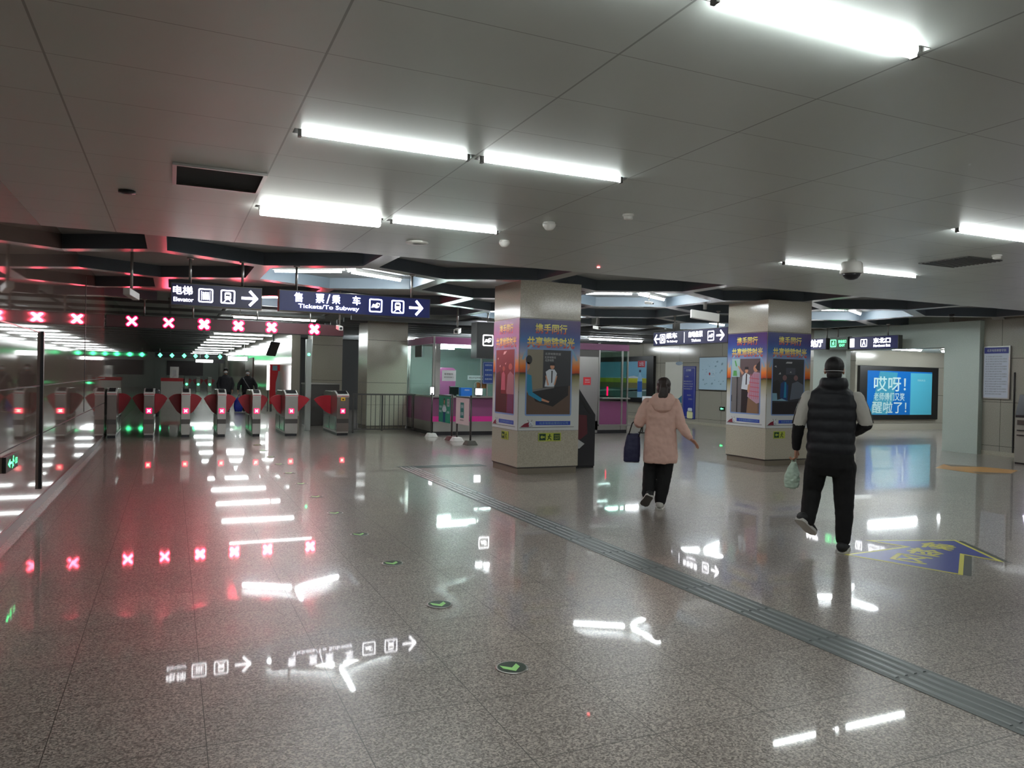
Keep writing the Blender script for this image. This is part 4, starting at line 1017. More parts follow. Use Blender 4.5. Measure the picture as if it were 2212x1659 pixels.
# kiosk beside the nearer column
t = thing('ticket_kiosk', 'dark grey self-service kiosk with slanted screen beside the nearer column', 'kiosk', (6.17, 11.5, 0))
pr = [(0, .03), (.0, 1.44), (.22, 1.44), (.60, .93), (.60, .03)]
MB().prism(pr, 'y', 0, .62, M_dark).build('body', t, bevel=.012)
MB().prism([(.02, 1.0), (.04, 1.38), (.2, 1.38), (.5, .95), (.48, .93), (.2, 1.28), (.1, 1.0)], 'y', -.006, .002, M_black).build('side_recess', t)
MB().prism([(.10, .52), (.10, .94), (.42, .92), (.44, .60), (.30, .50)], 'y', -.007, .002, mat('kiosk_maroon', S(84, 24, 34), .4)).build('maroon_panel', t)
MB().box(.01, .02, 0, .59, .6, .03, M_black).build('plinth', t)
q = MB(); q.prism([(.0, .40), (.0, .56), (.10, .56), (.30, .44), (.20, .36), (.02, .36)], 'y', -.16, -.008, mat('pale_leaflet_box', S(176, 178, 178), .5)); q.build('leaflet_tray', t)
q = MB(); q.poly([(.235, .05, 1.428), (.235, .57, 1.428), (.59, .57, .952), (.59, .05, .952)], mat('kiosk_screen', S(30, 36, 42), .1)); q.build('screen', t)

# ------------------------------------------------------------------ adverts and notices on the right wall (all face -X)
def wall_thing(name, lab, cat, y0, y1, z0, z1, depth=.05, X=XR, framem=None, ft=.0):
    """y0 > y1: left and right edges as seen; local x runs to the right"""
    t = thing(name, lab, cat, (X, (y0 + y1) / 2, 0), R(-90)); w = abs(y0 - y1)
    MB().box(-w / 2, -depth, z0, w / 2, 0, z1, framem or M_black).build('frame', t, bevel=.004)
    return t, w
t, w = wall_thing('advert_lightbox', 'black-framed advert with a water bottle and yellow field, right of the booth', 'advert', 29.6, 24.7, .66, 2.5, .12)
PAN = .121
q = MB(); bx0, bx1, bz0, bz1 = -w / 2 + .25, w / 2 - .45, .84, 2.30
rect2(q, bx0, bz0, bx1, bz1, -PAN - .002, mat('advert_sky', S(120, 176, 206), .3))
P2(q, [(bx0, 1.62), (bx1 - 1.5, 1.66), (bx1 - .9, 1.72), (bx1 - .5, 1.66), (bx1, 1.62), (bx1, 1.4), (bx0, 1.4)], -PAN - .003, pm('pale_hill', 190, 204, 214))
rect2(q, bx0, 1.44, bx1, 1.62, -PAN - .004, pm('rape_field', 172, 176, 50)); rect2(q, bx0, 1.22, bx1, 1.44, -PAN - .004, pm('field_brown', 112, 110, 72)); rect2(q, bx0, bz0, bx1, 1.22, -PAN - .004, pm('stream_green', 84, 112, 110))
P2(q, [(bx0, 1.05), (bx0 + 1.4, 1.16), (bx1 - .8, 1.10), (bx1, 1.18), (bx1, 1.12), (bx0 + 1.5, 1.08), (bx0, 1.0)], -PAN - .005, pm('foam', 190, 206, 206))
q.build('picture', t)
q = MB(); bc = bx1 - .45
P2(q, [(bc - .17, .86), (bc - .17, 1.5), (bc - .14, 1.66), (bc - .05, 1.80), (bc - .05, 1.86), (bc + .05, 1.86), (bc + .05, 1.80), (bc + .14, 1.66), (bc + .17, 1.5), (bc + .17, .86)], -PAN - .006, pm('bottle_blue', 150, 196, 226))
rect2(q, bc - .07, 1.86, bc + .07, 1.96, -PAN - .006, pm('bottle_cap', 40, 56, 90)); rect2(q, bc - .165, 1.08, bc + .165, 1.5, -PAN - .007, pm('bottle_label', 40, 96, 176)); q.build('bottle_picture', t)
q = MB(); rect2(q, bx1 - .62, 2.06, bx1 - .1, 2.32, -PAN - .006, pm('advert_red', 180, 30, 56)); q.build('red_badge', t)
text_part('2元', .3, .14, WSH, t, (bx1 - .36, -PAN - .008, 2.19), bold=.03)
t, w = wall_thing('blank_poster', 'large blank cream panel left of the tall blue banner', 'notice', 24.05, 22.98, .72, 2.26, .02, framem=mat('cream_panel', S(206, 206, 196), .5))
q = MB(); P2(q, [(-.2, .74), (w / 2, .74), (w / 2, 1.02), (w / 2 - .2, .9)], -.022, pm('teal_swoosh', 60, 120, 150)); P2(q, ell(.33, 2.2, .22, .07), -.022, pm('faded_blue', 120, 140, 160)); q.build('print', t)
t, w = wall_thing('blue_banner', 'tall narrow navy banner with lines of white text, behind the woman', 'banner', 22.93, 22.2, .19, 2.09, .03, framem=mat('navy_banner', S(34, 48, 140), .4))
q = MB(); frame2(q, -w / 2 + .04, .24, w / 2 - .04, 2.04, .012, -.032, LGR); q.build('border', t)
text_part('北京地铁', .3, .08, WSH, t, (-.04, -.034, 1.95))
for k, (txt, z, ww) in enumerate((('公告', 1.72, .18), ('尊敬的乘客您好为了', 1.54, .52), ('保障您的出行安全请', 1.45, .56), ('您配合工作人员做好', 1.36, .56), ('安全检查测温工作', 1.27, .5), ('感谢您的', 1.04, .24), ('支持配合', .9, .24))):
    text_part(txt, ww, .05, LGR, t, (-.05 if ww > .3 else (-.12 if k < 5 else .02 + .08 * (k - 5)), -.034, z))
q = MB(); P2(q, rrect(-.08, .2, .26, .46, .06), -.034, pm('pale_yellow_panel', 220, 222, 170)); P2(q, rrect(-.03, .44, .22, .58, .05), -.034, WSH); q.build('pale_shape', t)
t, w = wall_thing('wall_map', 'pale blue wall map with a red dot, left of the middle column', 'map', 21.98, 20.45, 1.24, 2.42, .06, framem=M_dsteel)
q = MB(); rect2(q, -w / 2 + .03, 1.27, w / 2 - .03, 2.39, -.062, mat('map_pale_blue', S(168, 198, 216), .4)); q.build('map_sheet', t)
q = MB()
random.seed(4)
for k in range(26):
    x, z = random.uniform(-.6, .55), random.uniform(1.36, 2.3); a = random.uniform(.02, .09)
    P2(q, [(x, z), (x + a, z + .02), (x + a * .8, z + a * .9), (x - .02, z + a * .6)], -.0635, pm('map_grey_blue', 120, 150, 172))
P2(q, ell(-.16, 1.82, .04, .05), -.065, M_red); frame2(q, -.1, 1.72, .1, 1.96, .01, -.064, WSH); q.build('map_print', t)
t, w = wall_thing('exit_light', 'tiny green exit light low on the wall beside the middle column', 'exit sign', 20.86, 20.6, .56, .70, .03)
q = MB(); P2(q, [(-.08, .63), (-.02, .67), (-.02, .645), (.08, .645), (.08, .615), (-.02, .615), (-.02, .59)], -.032, M_signgreen); q.build('arrow', t)
t, w = wall_thing('framed_notice', 'framed white regulations notice with blue heading at the far right', 'notice', 11.60, 10.98, 1.29, 2.50, .05, framem=M_steel)
q = MB(); rect2(q, -w / 2 + .03, 1.32, w / 2 - .03, 2.33, -.052, mat('pale_notice_paper', S(184, 192, 206), .5)); rect2(q, -w / 2 + .03, 2.33, w / 2 - .03, 2.47, -.052, mat('heading_navy', S(24, 34, 120), .4)); q.build('sheet', t)
text_part('北京地铁乘客守则', w * .7, .06, LGR, t, (0, -.054, 2.40))
for k in range(16): text_part(('第%s条 乘客应当遵守本守则文明乘车' % '一二三四五六七八九十甲乙丙丁戊己'[k]), w * (.8 if k % 3 else .6), .03, GRY, t, (0 if k % 3 else -.05, -.054, 2.26 - .057 * k), bold=0)
t, w = wall_thing('exit_light', 'small green exit light low on the polished left wall', 'exit sign', 7.80, 8.36, .62, .76, .03, XL)
t.rotation_euler = (0, 0, R(90))
q = MB(); P2(q, [(-.2, .69), (-.1, .73), (-.1, .70), (-.02, .70), (-.02, .68), (-.1, .68), (-.1, .65)], -.032, M_signgreen); strokes(q, [(.04, .72, .02, .68), (.02, .68, -.0, .64), (.02, .68, .06, .65), (.03, .71, .08, .69)], .014, -.032, M_signgreen); P2(q, ell(.05, .735, .012, .012), -.032, M_signgreen); q.build('pictogram', t)
text_part('出口', .09, .06, M_signgreen, t, (.18, -.034, .69))
# blue advert on the far wall of the side passage (faces -Y)
t = thing('advert_lightbox', 'wide black-framed blue advert with big white characters, right of the man', 'advert', (23.27, 18.8, 0))
MB().box(-1.96, -.12, .36, 1.94, 0, 2.21, M_black).build('frame', t, bevel=.006)
q = MB(); ADB = mat('advert_blue', S(20, 108, 190), .25); ADC = mat('advert_cyan', S(80, 178, 206), .3); ADW = mat('advert_white', S(190, 220, 220), .3)
rect2(q, -1.61, .53, 1.60, 2.05, -.122, ADB); rect2(q, .50, .53, 1.60, 2.0, -.123, ADC)
P2(q, [(-1.02, 2.03), (-.15, 2.0), (-.2, 1.72), (-.3, 1.3), (-.35, 1.05), (-.62, .54), (-1.5, .54), (-1.3, 1.05), (-1.15, 1.6)], -.123, mat('advert_mid_cyan', S(60, 150, 180), .3)); q.build('panel', t)
text_part('哎呀！', 1.55, .50, ADW, t, (-.52, -.126, 1.60), bold=.02)
text_part('老师傅们又笑', 1.50, .27, ADW, t, (-.54, -.126, 1.16), bold=.02)
text_part('醒啦了！', 1.66, .40, ADW, t, (-.52, -.126, .79), bold=.02)
text_part('扫码关注', .4, .07, ADW, t, (1.05, -.126, 1.75))
# self-service machine at the right edge
t = thing('ticket_machine', 'ticket machine with lit slanted screen, cut by the right edge', 'ticket machine', (16.13, 9.48, 0), R(-90))
MB().box(-.5, -.33, .03, .5, .4, .95, mat('machine_beige', S(150, 146, 138), .4)).build('body', t, bevel=.01)
MB().prism([(-.33, .95), (-.33, 1.0), (-.20, 1.42), (.4, 1.42), (.4, .95)], 'x', -.5, .5, M_dark).build('head', t, bevel=.01)
MB().box(-.49, -.32, 0, .49, .39, .03, M_black).build('plinth', t)
q = MB()
q.poly([(-.30, -.325, 1.03), (.45, -.325, 1.03), (.45, -.215, 1.38), (-.30, -.215, 1.38)], emat('violet_screen', (.75, .72, 1, 1), .55)); q.build('screen', t)
MB().box(-.45, -.34, .80, -.2, -.328, .9, M_dsteel).box(-.45, -.35, .68, -.25, -.328, .70, M_black).box(-.45, -.35, .58, -.25, -.328, .60, M_black).build('slot', t)
MB().prism([(.0, 1.42), (.02, 1.72), (.05, 1.72), (.05, 1.42)], 'x', -.30, .5, mat('orange_topper', S(220, 150, 70), .5)).build('topper', t)
o = MB().box(XR - .03, 10.88, .1, XR, 10.9, 1.9, M_black).build('cable_channel'); tag(o, 'thin black vertical strip on the wall beside the ticket machine', 'strip')

# ------------------------------------------------------------------ hall beyond the gates
def counter(x, y, lab):
    t = thing('service_counter', lab, 'counter', (x, y, 0))
    MB().box(-.5, -.4, 0, .5, .4, 1.0, M_white).build('body', t, bevel=.01); MB().box(-.51, -.41, 1.0, .51, .41, 1.16, mat('counter_red', S(200, 40, 50), .4)).build('red_band', t)
    MB().box(-.1, -.1, 1.16, .3, .3, 1.72, M_steel).box(.0, -.11, 1.25, .2, -.1, 1.55, M_offw).build('terminal', t)
counter(.02, 41.5, 'white counter with red top band far behind the turnstiles')
def small_gate(x, lab):
    t = thing('turnstile', lab, 'turnstile', (x, 60, 0), 0, 'far row of turnstiles')
    MB().prism([(0, .0), (0, .96), (.1, 1.08), (1.6, 1.08), (1.6, 0)], 'x', -.13, .13, M_gtop).build('body', t)
    MB().lathe([(.07, -.02), (.07, -.005)], M_green, (0, 0, .55), 14, 'y').build('indicator', t)
    for s_ in (-1, 1): MB().prism([(s_ * .12, .95), (s_ * .3, .92), (s_ * .375, .82), (s_ * .2, .55), (s_ * .12, .52)], 'y', .6, .64, M_red).build('flap', t)
for x, lab in ((1.0, 'far turnstile with green lamp, left one of the distant three'), (1.78, 'far turnstile with green lamp, middle one of the distant three'), (2.56, 'far turnstile with green lamp, right one of the distant three')): small_gate(x, lab)
t = thing('lane_board', 'distant overhead board with a row of glowing green lamps', 'sign', (1.2, 59.5, 2.6))
MB().box(-2.3, -.1, -.15, 2.4, .1, .18, M_dark).box(-2.0, -.02, .18, -1.97, .02, .75, M_steel).box(2.0, -.02, .18, 2.03, .02, .75, M_steel).build('case', t)
for x in (-1.97, -1.2, -.4, .35, 1.1, 2.0):
    q = MB(); P2(q, [(x - .15, 0), (x, .17), (x + .15, 0), (x, -.17)], -.105, M_green); q.build('green_lamp', t)
t = thing('lit_sign', 'long white lit sign hanging far behind the turnstiles', 'sign', (2.75, 37, 2.14))
MB().box(-.45, -.06, -.11, .45, .06, .11, M_dark).box(-.3, -.01, .11, -.28, .01, .9, M_steel).box(.28, -.01, .11, .3, .01, .9, M_steel).build('case', t); MB().box(-.42, -.07, -.09, .42, -.06, .09, emat('far_sign_glow', (1, 1, 1, 1), 1.2)).build('face', t)
t = thing('lit_sign', 'distant blue and white lit sign below the green lamps', 'sign', (2.3, 54.67, 2.2))
MB().box(-.9, -.06, -.12, .9, .06, .12, M_dark).box(-.6, -.01, .12, -.58, .01, .9, M_steel).box(.58, -.01, .12, .6, .01, .9, M_steel).build('case', t); MB().box(-.85, -.07, -.09, .2, -.06, .09, emat('far_sign_glow', (1, 1, 1, 1), 1.2)).build('face', t)
t = thing('vertical_advert', 'tall red vertical advert with a pale bottle shape beyond the turnstiles', 'advert', (3.82, 31.2, 0))
MB().box(-.30, -.05, .3, .10, 0, 1.86, mat('advert_crimson', S(206, 24, 40), .35)).box(-.28, 0, 0, -.2, .03, .3, M_dsteel).box(.0, 0, 0, .08, .03, .3, M_dsteel).build('panel', t)
q = MB(); P2(q, [(-.02, .38), (-.08, .8), (-.07, 1.15), (.0, 1.45), (.02, 1.6), (.10, 1.6), (.10, .38)], -.053, LGR); P2(q, [(-.2, 1.62), (-.2, 1.82), (-.02, 1.82), (-.02, 1.62)], -.053, PALEB); q.build('picture', t)
t = thing('vertical_advert', 'narrow bright white light strip beside the red advert', 'light', (3.47, 31.3, 0))
MB().box(-.04, -.02, .85, .04, .02, 1.84, emat('strip_glow', (1, 1, 1, 1), 1)).build('strip', t); MB().box(-.02, .0, 0, .02, .02, .85, M_dsteel).build('stand', t)
t = thing('hanging_screen', 'thin dark screen hanging edge-on beyond the turnstiles', 'screen', (3.15, 27, 2.35), R(62))
MB().box(-.35, -.03, -.25, .35, .03, .25, M_black).build('case', t, rot=(R(20), 0, 0)); MB().tube([(0, 0, .2), (0, 0, 1.02)], .02, M_dark).build('hanger', t)
t = thing('bin', 'dark round litter bin behind the second turnstile', 'bin', (-.55, 28.0, 0))
MB().lathe([(.18, 0), (.2, .1), (.2, .85), (.16, .9)], M_dark, n=20).build('body', t, smooth=True)
t = thing('doorway_panel', 'brown door panel on the far right wall of the distant hall', 'door', (3.88, 44, 0), R(-90))
MB().box(-2.2, -.03, 0, 2.2, 0, 2.3, mat('brown_door', S(96, 62, 56), .4)).build('panel', t); MB().box(1.9, -.06, 1.0, 2.0, -.03, 1.3, M_steel).build('handle', t)
t = thing('departure_screen', 'distant dark wide screen panel high on the end wall', 'screen', (1.2, 75, 0))
MB().box(-1.6, -.12, 1.1, 1.4, 0, 2.4, mat('far_dark_panel', S(58, 46, 46), .4)).build('panel', t)

# ------------------------------------------------------------------ people
def fuse(mb, name, m, parent, voxel=.01, smooth=4, disp=0.0, dsize=.08):
    """closed overlapping volumes -> one continuous smooth surface"""
    me = bpy.data.meshes.new('tmp'); me.from_pydata(mb.v, [], mb.f)
    o = bpy.data.objects.new('tmp', me); COL.objects.link(o)
    r = o.modifiers.new('r', 'REMESH'); r.mode = 'VOXEL'; r.voxel_size = voxel
    if smooth:
        k = o.modifiers.new('s', 'SMOOTH'); k.factor = .5; k.iterations = smooth
    tex = None
    if disp:
        tex = bpy.data.textures.new('folds', 'CLOUDS'); tex.noise_scale = dsize
        d = o.modifiers.new('d', 'DISPLACE'); d.texture = tex; d.strength = disp; d.mid_level = .5
        k = o.modifiers.new('s2', 'SMOOTH'); k.factor = .5; k.iterations = 1
    dg = bpy.context.evaluated_depsgraph_get(); dg.update()
    me2 = bpy.data.meshes.new_from_object(o.evaluated_get(dg))
    bpy.data.objects.remove(o); bpy.data.meshes.remove(me)
    if tex: bpy.data.textures.remove(tex)
    me2.materials.clear(); me2.materials.append(m); me2.name = name
    for p in me2.polygons: p.use_smooth = True
    ob = bpy.data.objects.new(name, me2); COL.objects.link(ob); ob.parent = parent
    return ob
def oval(cx, cy, z, rx, ry, n=28, pw=2.4, tilt=0.0):
    out = []
    for k in range(n):
        t = 2 * PI * k / n; c, s_ = math.cos(t), math.sin(t)
        x = rx * math.copysign(abs(c) ** (2 / pw), c); y = ry * math.copysign(abs(s_) ** (2 / pw), s_)
        out.append((cx + x, cy + y, z + tilt * y))
    return out
def limb(mb, pts, rads, m, n=14):
    """tapering limb with rounded ends"""
    P_ = [Vector(p) for p in pts]; Rr = list(rads)
    d0 = (P_[0] - P_[1]).normalized(); d1 = (P_[-1] - P_[-2]).normalized()
    a = [P_[0] + d0 * Rr[0] * .8, P_[0] + d0 * Rr[0] * .5]; b = [P_[-1] + d1 * Rr[-1] * .5, P_[-1] + d1 * Rr[-1] * .8]
    mid, mr = [], []
    for i in range(len(P_) - 1):
        for k in range(4):
            t = k / 4; mid.append(P_[i].lerp(P_[i + 1], t)); mr.append(Rr[i] * (1 - t) + Rr[i + 1] * t)
    mid.append(P_[-1]); mr.append(Rr[-1])
    mb.tube(a + mid + b, [Rr[0] * .45, Rr[0] * .85] + mr + [Rr[-1] * .85, Rr[-1] * .45], m, n)
def hand(mb, w, d, side, curl, m, s_=1.0, thumb=1):
    """w wrist, d direction to the fingertips, side axis across the palm; curl in degrees per joint; thumb leaves the palm's side near its base"""
    w, d, side = Vector(w), Vector(d).normalized(), Vector(side).normalized()
    side = (side - d * side.dot(d)).normalized(); nrm = d.cross(side)
    rs = []
    for t, rx, ry in ((-.012, .024, .020), (.015, .032, .017), (.05, .040, .015), (.082, .041, .013), (.094, .034, .010)):
        c = w + d * t * s_
        rs.append([tuple(c + side * rx * s_ * math.cos(2 * PI * k / 12) + nrm * ry * s_ * math.sin(2 * PI * k / 12)) for k in range(12)])
    mb.rings(rs, m)
    for k, (off, ln) in enumerate(((.031, .072), (.0105, .080), (-.0105, .074), (-.031, .058))):
        p = w + d * .082 * s_ + side * off * s_ * thumb; dd = d.copy(); pts = [p]
        for j, f in enumerate((.45, .30, .25)):
            dd = (Matrix.Rotation(R(curl * (1 + .12 * k)), 3, side * 1) @ dd); p = p + dd * ln * f * s_; pts.append(p)
        limb(mb, pts, [.0092 * s_, .0086 * s_, .0078 * s_, .0068 * s_], m, 8)
    p = w + d * .022 * s_ + side * .028 * s_ * thumb; q = p + (d * .6 + side * .75 * thumb).normalized() * .034 * s_; r_ = q + (d * .9 + side * .25 * thumb + nrm * .2).normalized() * .03 * s_
    limb(mb, [p, q, r_], [.013 * s_, .0105 * s_, .0085 * s_], m, 8)
def head(mb, c, m, s_=1.0):
    c = Vector(c)
    B = lambda x, y, z, r: mb.ball((c.x + x * s_, c.y + y * s_, c.z + z * s_), [q * s_ for q in r], m, 20, 12)
    B(0, -.012, .022, (.077, .095, .095)); B(0, .022, -.04, (.061, .070, .085)); B(0, .062, -.098, (.028, .024, .02))
    B(.078, -.006, -.012, (.011, .022, .033)); B(-.078, -.006, -.012, (.011, .022, .033))
    limb(mb, [c + Vector((0, .088, .012)) * s_, c + Vector((0, .112, -.032)) * s_], [.009 * s_, .0145 * s_], m, 8)
    B(0, .084, -.068, (.023, .010, .006)); B(0, .083, -.079, (.020, .010, .006)); B(.03, .078, .028, (.022, .010, .006)); B(-.03, .078, .028, (.022, .010, .006))
def eyes(c, parent, s_=1.0):
    for sx in (-1, 1):
        MB().ball((c[0] + sx * .031 * s_, c[1] + .078 * s_, c[2] + .008 * s_), .0125 * s_, WSH, 12, 8).ball((c[0] + sx * .031 * s_, c[1] + .0855 * s_, c[2] + .008 * s_), .007 * s_, BLK, 10, 6).build('eye', parent, smooth=True)
M_skin = mat('skin', S(188, 138, 114), .55); M_hair = mat('dark_brown_hair', S(44, 33, 30), .5); M_bhair = mat('black_hair', S(24, 23, 25), .6)
M_pink = mat('pale_pink_padded_coat', S(214, 176, 162), .75); M_blk = mat('black_cloth', S(15, 15, 17), .85); M_vest = mat('dark_navy_quilted_vest', S(22, 24, 31), .6)
M_wsl = mat('off_white_sleeve', S(196, 194, 186), .8); M_shoe = mat('black_shoe', S(34, 34, 36), .6); M_sole = mat('white_sole', S(208, 206, 200), .6); M_shw = mat('white_shoe', S(200, 198, 192), .6); M_graysole = mat('grey_outsole', S(92, 88, 84), .7)
def shoe(parent, heel, toe, upv, m_up, m_sole, ln=.27, w=.048, bottom=None):
    """shoe from heel to toe (points on the sole), upv = direction away from the sole"""
    h, t = Vector(heel), Vector(toe); d = (t - h).normalized(); up = Vector(upv); up = (up - d * up.dot(d)).normalized(); sd = d.cross(up)
    prof = [(-.0, .75, .075), (.12, 1.0, .095), (.3, .95, .10), (.5, 1.0, .075), (.72, 1.12, .055), (.88, 1.0, .045), (1.0, .55, .03)]
    q = MB(); rs = []
    for f, ww, hh in prof:
        c = h + d * ln * f; rs.append([tuple(c + sd * w * ww * math.cos(2 * PI * k / 16) + up * (.012 + hh * (.5 + .5 * math.sin(2 * PI * k / 16)))) for k in range(16)])
    q.rings(rs, m_up); o = q.build('shoe', parent, smooth=True)
    q = MB(); out = []
    for f, ww, hh in prof: out.append((f, ww * 1.08))
    lo = [tuple(h + d * ln * f + sd * w * ww) for f, ww in out] + [tuple(h + d * ln * f - sd * w * ww) for f, ww in reversed(out)]
    hi = [tuple(Vector(v) + up * .028) for v in lo]; n = len(lo)
    q.add(lo + hi, [tuple(range(n)), tuple(reversed(range(n, 2 * n)))] + [(i, n + i, n + (i + 1) % n, (i + 1) % n) for i in range(n)], m_sole)
    if bottom: q.add([tuple(Vector(v) - up * .004) for v in lo], [tuple(range(n))], bottom); 
    q.build('sole', o, bevel=.004)
    return o

# --- woman in the pink coat, seen from behind
t = thing('person', 'person in a knee-length pale pink hooded coat walking away with one arm swung out', 'person', (5.40, 7.62, 0), R(-34.5))
hc = (.02, .0, 1.475)
q = MB(); head(q, hc, M_skin, .93); limb(q, [(.02, -.01, 1.28), (.02, -.01, 1.42)], [.052, .05], M_skin)
q.rings([oval(0, 0, .80, .13, .10), oval(0, 0, .98, .12, .09), oval(0, 0, 1.15, .135, .09), oval(0, 0, 1.27, .15, .075), oval(.01, 0, 1.33, .07, .05)], M_skin)
limb(q, [(-.165, 0, 1.27), (-.275, -.04, 1.06), (-.26, .16, 1.02)], [.045, .036, .024], M_skin); hand(q, (-.26, .165, 1.02), (.15, 1, -.05), (1, 0, .1), 25, M_skin, .9, -1)
limb(q, [(.165, 0, 1.27), (.235, -.05, 1.03), (.345, -.06, .865)], [.045, .036, .024], M_skin); hand(q, (.35, -.06, .86), (.72, .0, -.62), (.3, -1, .2), -12, M_skin, .9, 1)
limb(q, [(-.08, 0, .82), (-.10, .05, .46), (-.13, -.06, .14)], [.08, .055, .04], M_skin); limb(q, [(.07, 0, .82), (.06, .02, .46), (.02, 0, .1)], [.08, .055, .04], M_skin)
fuse(q, 'body', M_skin, t, .0048, 2)
eyes(hc, t, .93)
q = MB(); q.ball((.02, -.022, 1.51), (.086, .098, .085), M_hair); q.ball((.02, -.035, 1.45), (.082, .082, .10), M_hair)
q.rings([oval(.02, -.10, 1.52, .03, .02), oval(.025, -.125, 1.47, .048, .03), oval(.02, -.135, 1.41, .055, .032), oval(.01, -.14, 1.355, .06, .03), oval(.0, -.135, 1.315, .068, .022)], M_hair)
fuse(q, 'hair', M_hair, t, .006, 3, .006, .015)
q = MB()
q.rings([oval(.0, 0, .565, .20, .15, tilt=.05), oval(0, 0, .60, .208, .155), oval(0, 0, .72, .20, .15), oval(-.005, 0, .88, .188, .14), oval(0, 0, 1.0, .18, .135), oval(0, 0, 1.12, .19, .14), oval(0, 0, 1.22, .198, .135), oval(0, 0, 1.30, .175, .11), oval(.01, 0, 1.355, .11, .085), oval(.015, 0, 1.40, .085, .08)], M_pink)
limb(q, [(-.155, 0, 1.27), (-.215, -.02, 1.16), (-.262, -.04, 1.04), (-.262, .08, 1.03)], [.075, .078, .07, .055], M_pink)
limb(q, [(.155, 0, 1.27), (.20, -.03, 1.12), (.235, -.05, 1.02), (.29, -.055, .93), (.335, -.06, .88)], [.075, .072, .064, .055, .042], M_pink)
fuse(q, 'coat', M_pink, t, .009, 4, .028, .10)
q = MB(); q.rings([oval(.01, -.11, 1.16, .03, .02), oval(.01, -.13, 1.20, .10, .045), oval(.01, -.125, 1.27, .135, .06), oval(.015, -.10, 1.33, .145, .075), oval(.015, -.07, 1.375, .125, .08), oval(.015, -.05, 1.40, .09, .07)], M_pink)
fuse(q, 'hood', M_pink, t, .009, 4, .012, .06)
q = MB(); q.rings([oval(0, 0, .60, .17, .13), oval(0, 0, .74, .16, .12), oval(0, 0, .95, .13, .10)], M_blk)
limb(q, [(-.085, .0, .74), (-.12, .05, .44), (-.14, -.05, .18)], [.098, .085, .072], M_blk); limb(q, [(.085, .0, .74), (.06, .01, .42), (.01, 0, .10)], [.10, .086, .07], M_blk)
fuse(q, 'trousers', M_blk, t, .01, 3, .014, .09)
shoe(t, (.0, -.07, .0), (.02, .17, .0), (0, 0, 1), M_shw, M_sole, .235, .046)
shoe(t, (-.115, -.17, .175), (-.19, -.02, .03), (.15, .75, .62), M_shoe, M_shw, .22, .046, M_graysole)
# tote bag on her left arm
b = thing('tote_bag', 'navy tote bag hanging from the arm of the person in pink', 'bag', (5.40, 7.62, 0), R(-34.5))
q = MB()
q.rings([oval(-.345, .06, .545, .08, .04, pw=4), oval(-.345, .06, .56, .098, .06, pw=4), oval(-.34, .06, .70, .10, .062, pw=4), oval(-.33, .06, .84, .085, .045, pw=4), oval(-.33, .06, .90, .068, .02, pw=4)], mat('navy_bag', S(28, 30, 66), .6))
fuse(q, 'pouch', mat('navy_bag', S(28, 30, 66), .6), b, .008, 3, .012, .07)
for yy in (.03, .09): MB().tube([(-.385, yy, .88), (-.345, yy * .7, 1.02), (-.27, yy * .5 + .01, 1.105), (-.215, yy * .6, 1.03), (-.265, yy, .86)], .007, M_black, 8).build('handle', b, smooth=True)
MB().box(-.44, .02, .54, -.25, .10, .548, M_offw).build('base_trim', b)

# --- man in the dark vest, seen from behind
t = thing('person', 'person in a dark sleeveless puffer vest and black trousers, walking away with a green bag', 'person', (5.60, 5.22, 0), R(-46.5))
hc = (.015, .0, 1.685)
q = MB(); head(q, hc, M_skin, 1.0); limb(q, [(.01, -.015, 1.46), (.015, -.01, 1.62)], [.06, .058], M_skin)
q.rings([oval(0, 0, .92, .15, .11), oval(0, 0, 1.10, .14, .10), oval(0, 0, 1.28, .16, .11), oval(0, 0, 1.43, .17, .09), oval(.01, 0, 1.50, .08, .06)], M_skin)
limb(q, [(-.19, 0, 1.43), (-.275, -.01, 1.17), (-.30, .06, .94)], [.055, .042, .028], M_skin); hand(q, (-.30, .065, .93), (-.0, .08, -1), (.25, 1, 0), 38, M_skin, 1, 1)
limb(q, [(.20, 0, 1.43), (.285, -.01, 1.20), (.20, .24, 1.09)], [.055, .042, .028], M_skin); hand(q, (.20, .245, 1.088), (-.7, .6, .05), (0, .1, 1), 25, M_skin, 1, 1)
limb(q, [(-.10, 0, .9), (-.15, .08, .55), (-.19, -.06, .27)], [.09, .062, .045], M_skin); limb(q, [(.10, 0, .9), (.12, .0, .50), (.125, 0, .1)], [.09, .062, .045], M_skin)
fuse(q, 'body', M_skin, t, .005, 2)
eyes(hc, t)
q = MB(); q.ball((.015, -.022, 1.715), (.086, .102, .094), M_bhair); q.ball((.015, -.045, 1.64), (.068, .062, .07), M_bhair); q.ball((.015, .03, 1.76), (.07, .06, .04), M_bhair)
fuse(q, 'hair', M_bhair, t, .006, 3, .003, .01)
q = MB(); pts = []
for k in range(19):
    a = R(-10 + 200 * k / 18); pts.append((.015 - .090 * math.cos(a) * -1, -.012 - .112 * math.sin(a), 1.668 + .006 * math.sin(a)))
q.tube(pts, .0035, M_offw, 6); q.build('mask_strap', t, smooth=True)
q = MB(); q.rings([oval(.015, .085, 1.60, .03, .03), oval(.015, .088, 1.63, .055, .042), oval(.015, .09, 1.665, .06, .04), oval(.015, .088, 1.69, .035, .035)], M_offw); fuse(q, 'face_mask', M_offw, t, .006, 2)
q = MB(); rs = []
z = .90
keys = [(.90, .205, .135), (.95, .212, .142), (1.10, .205, .14), (1.25, .215, .145), (1.36, .225, .145), (1.43, .215, .13), (1.48, .185, .11), (1.515, .13, .10), (1.55, .115, .10)]
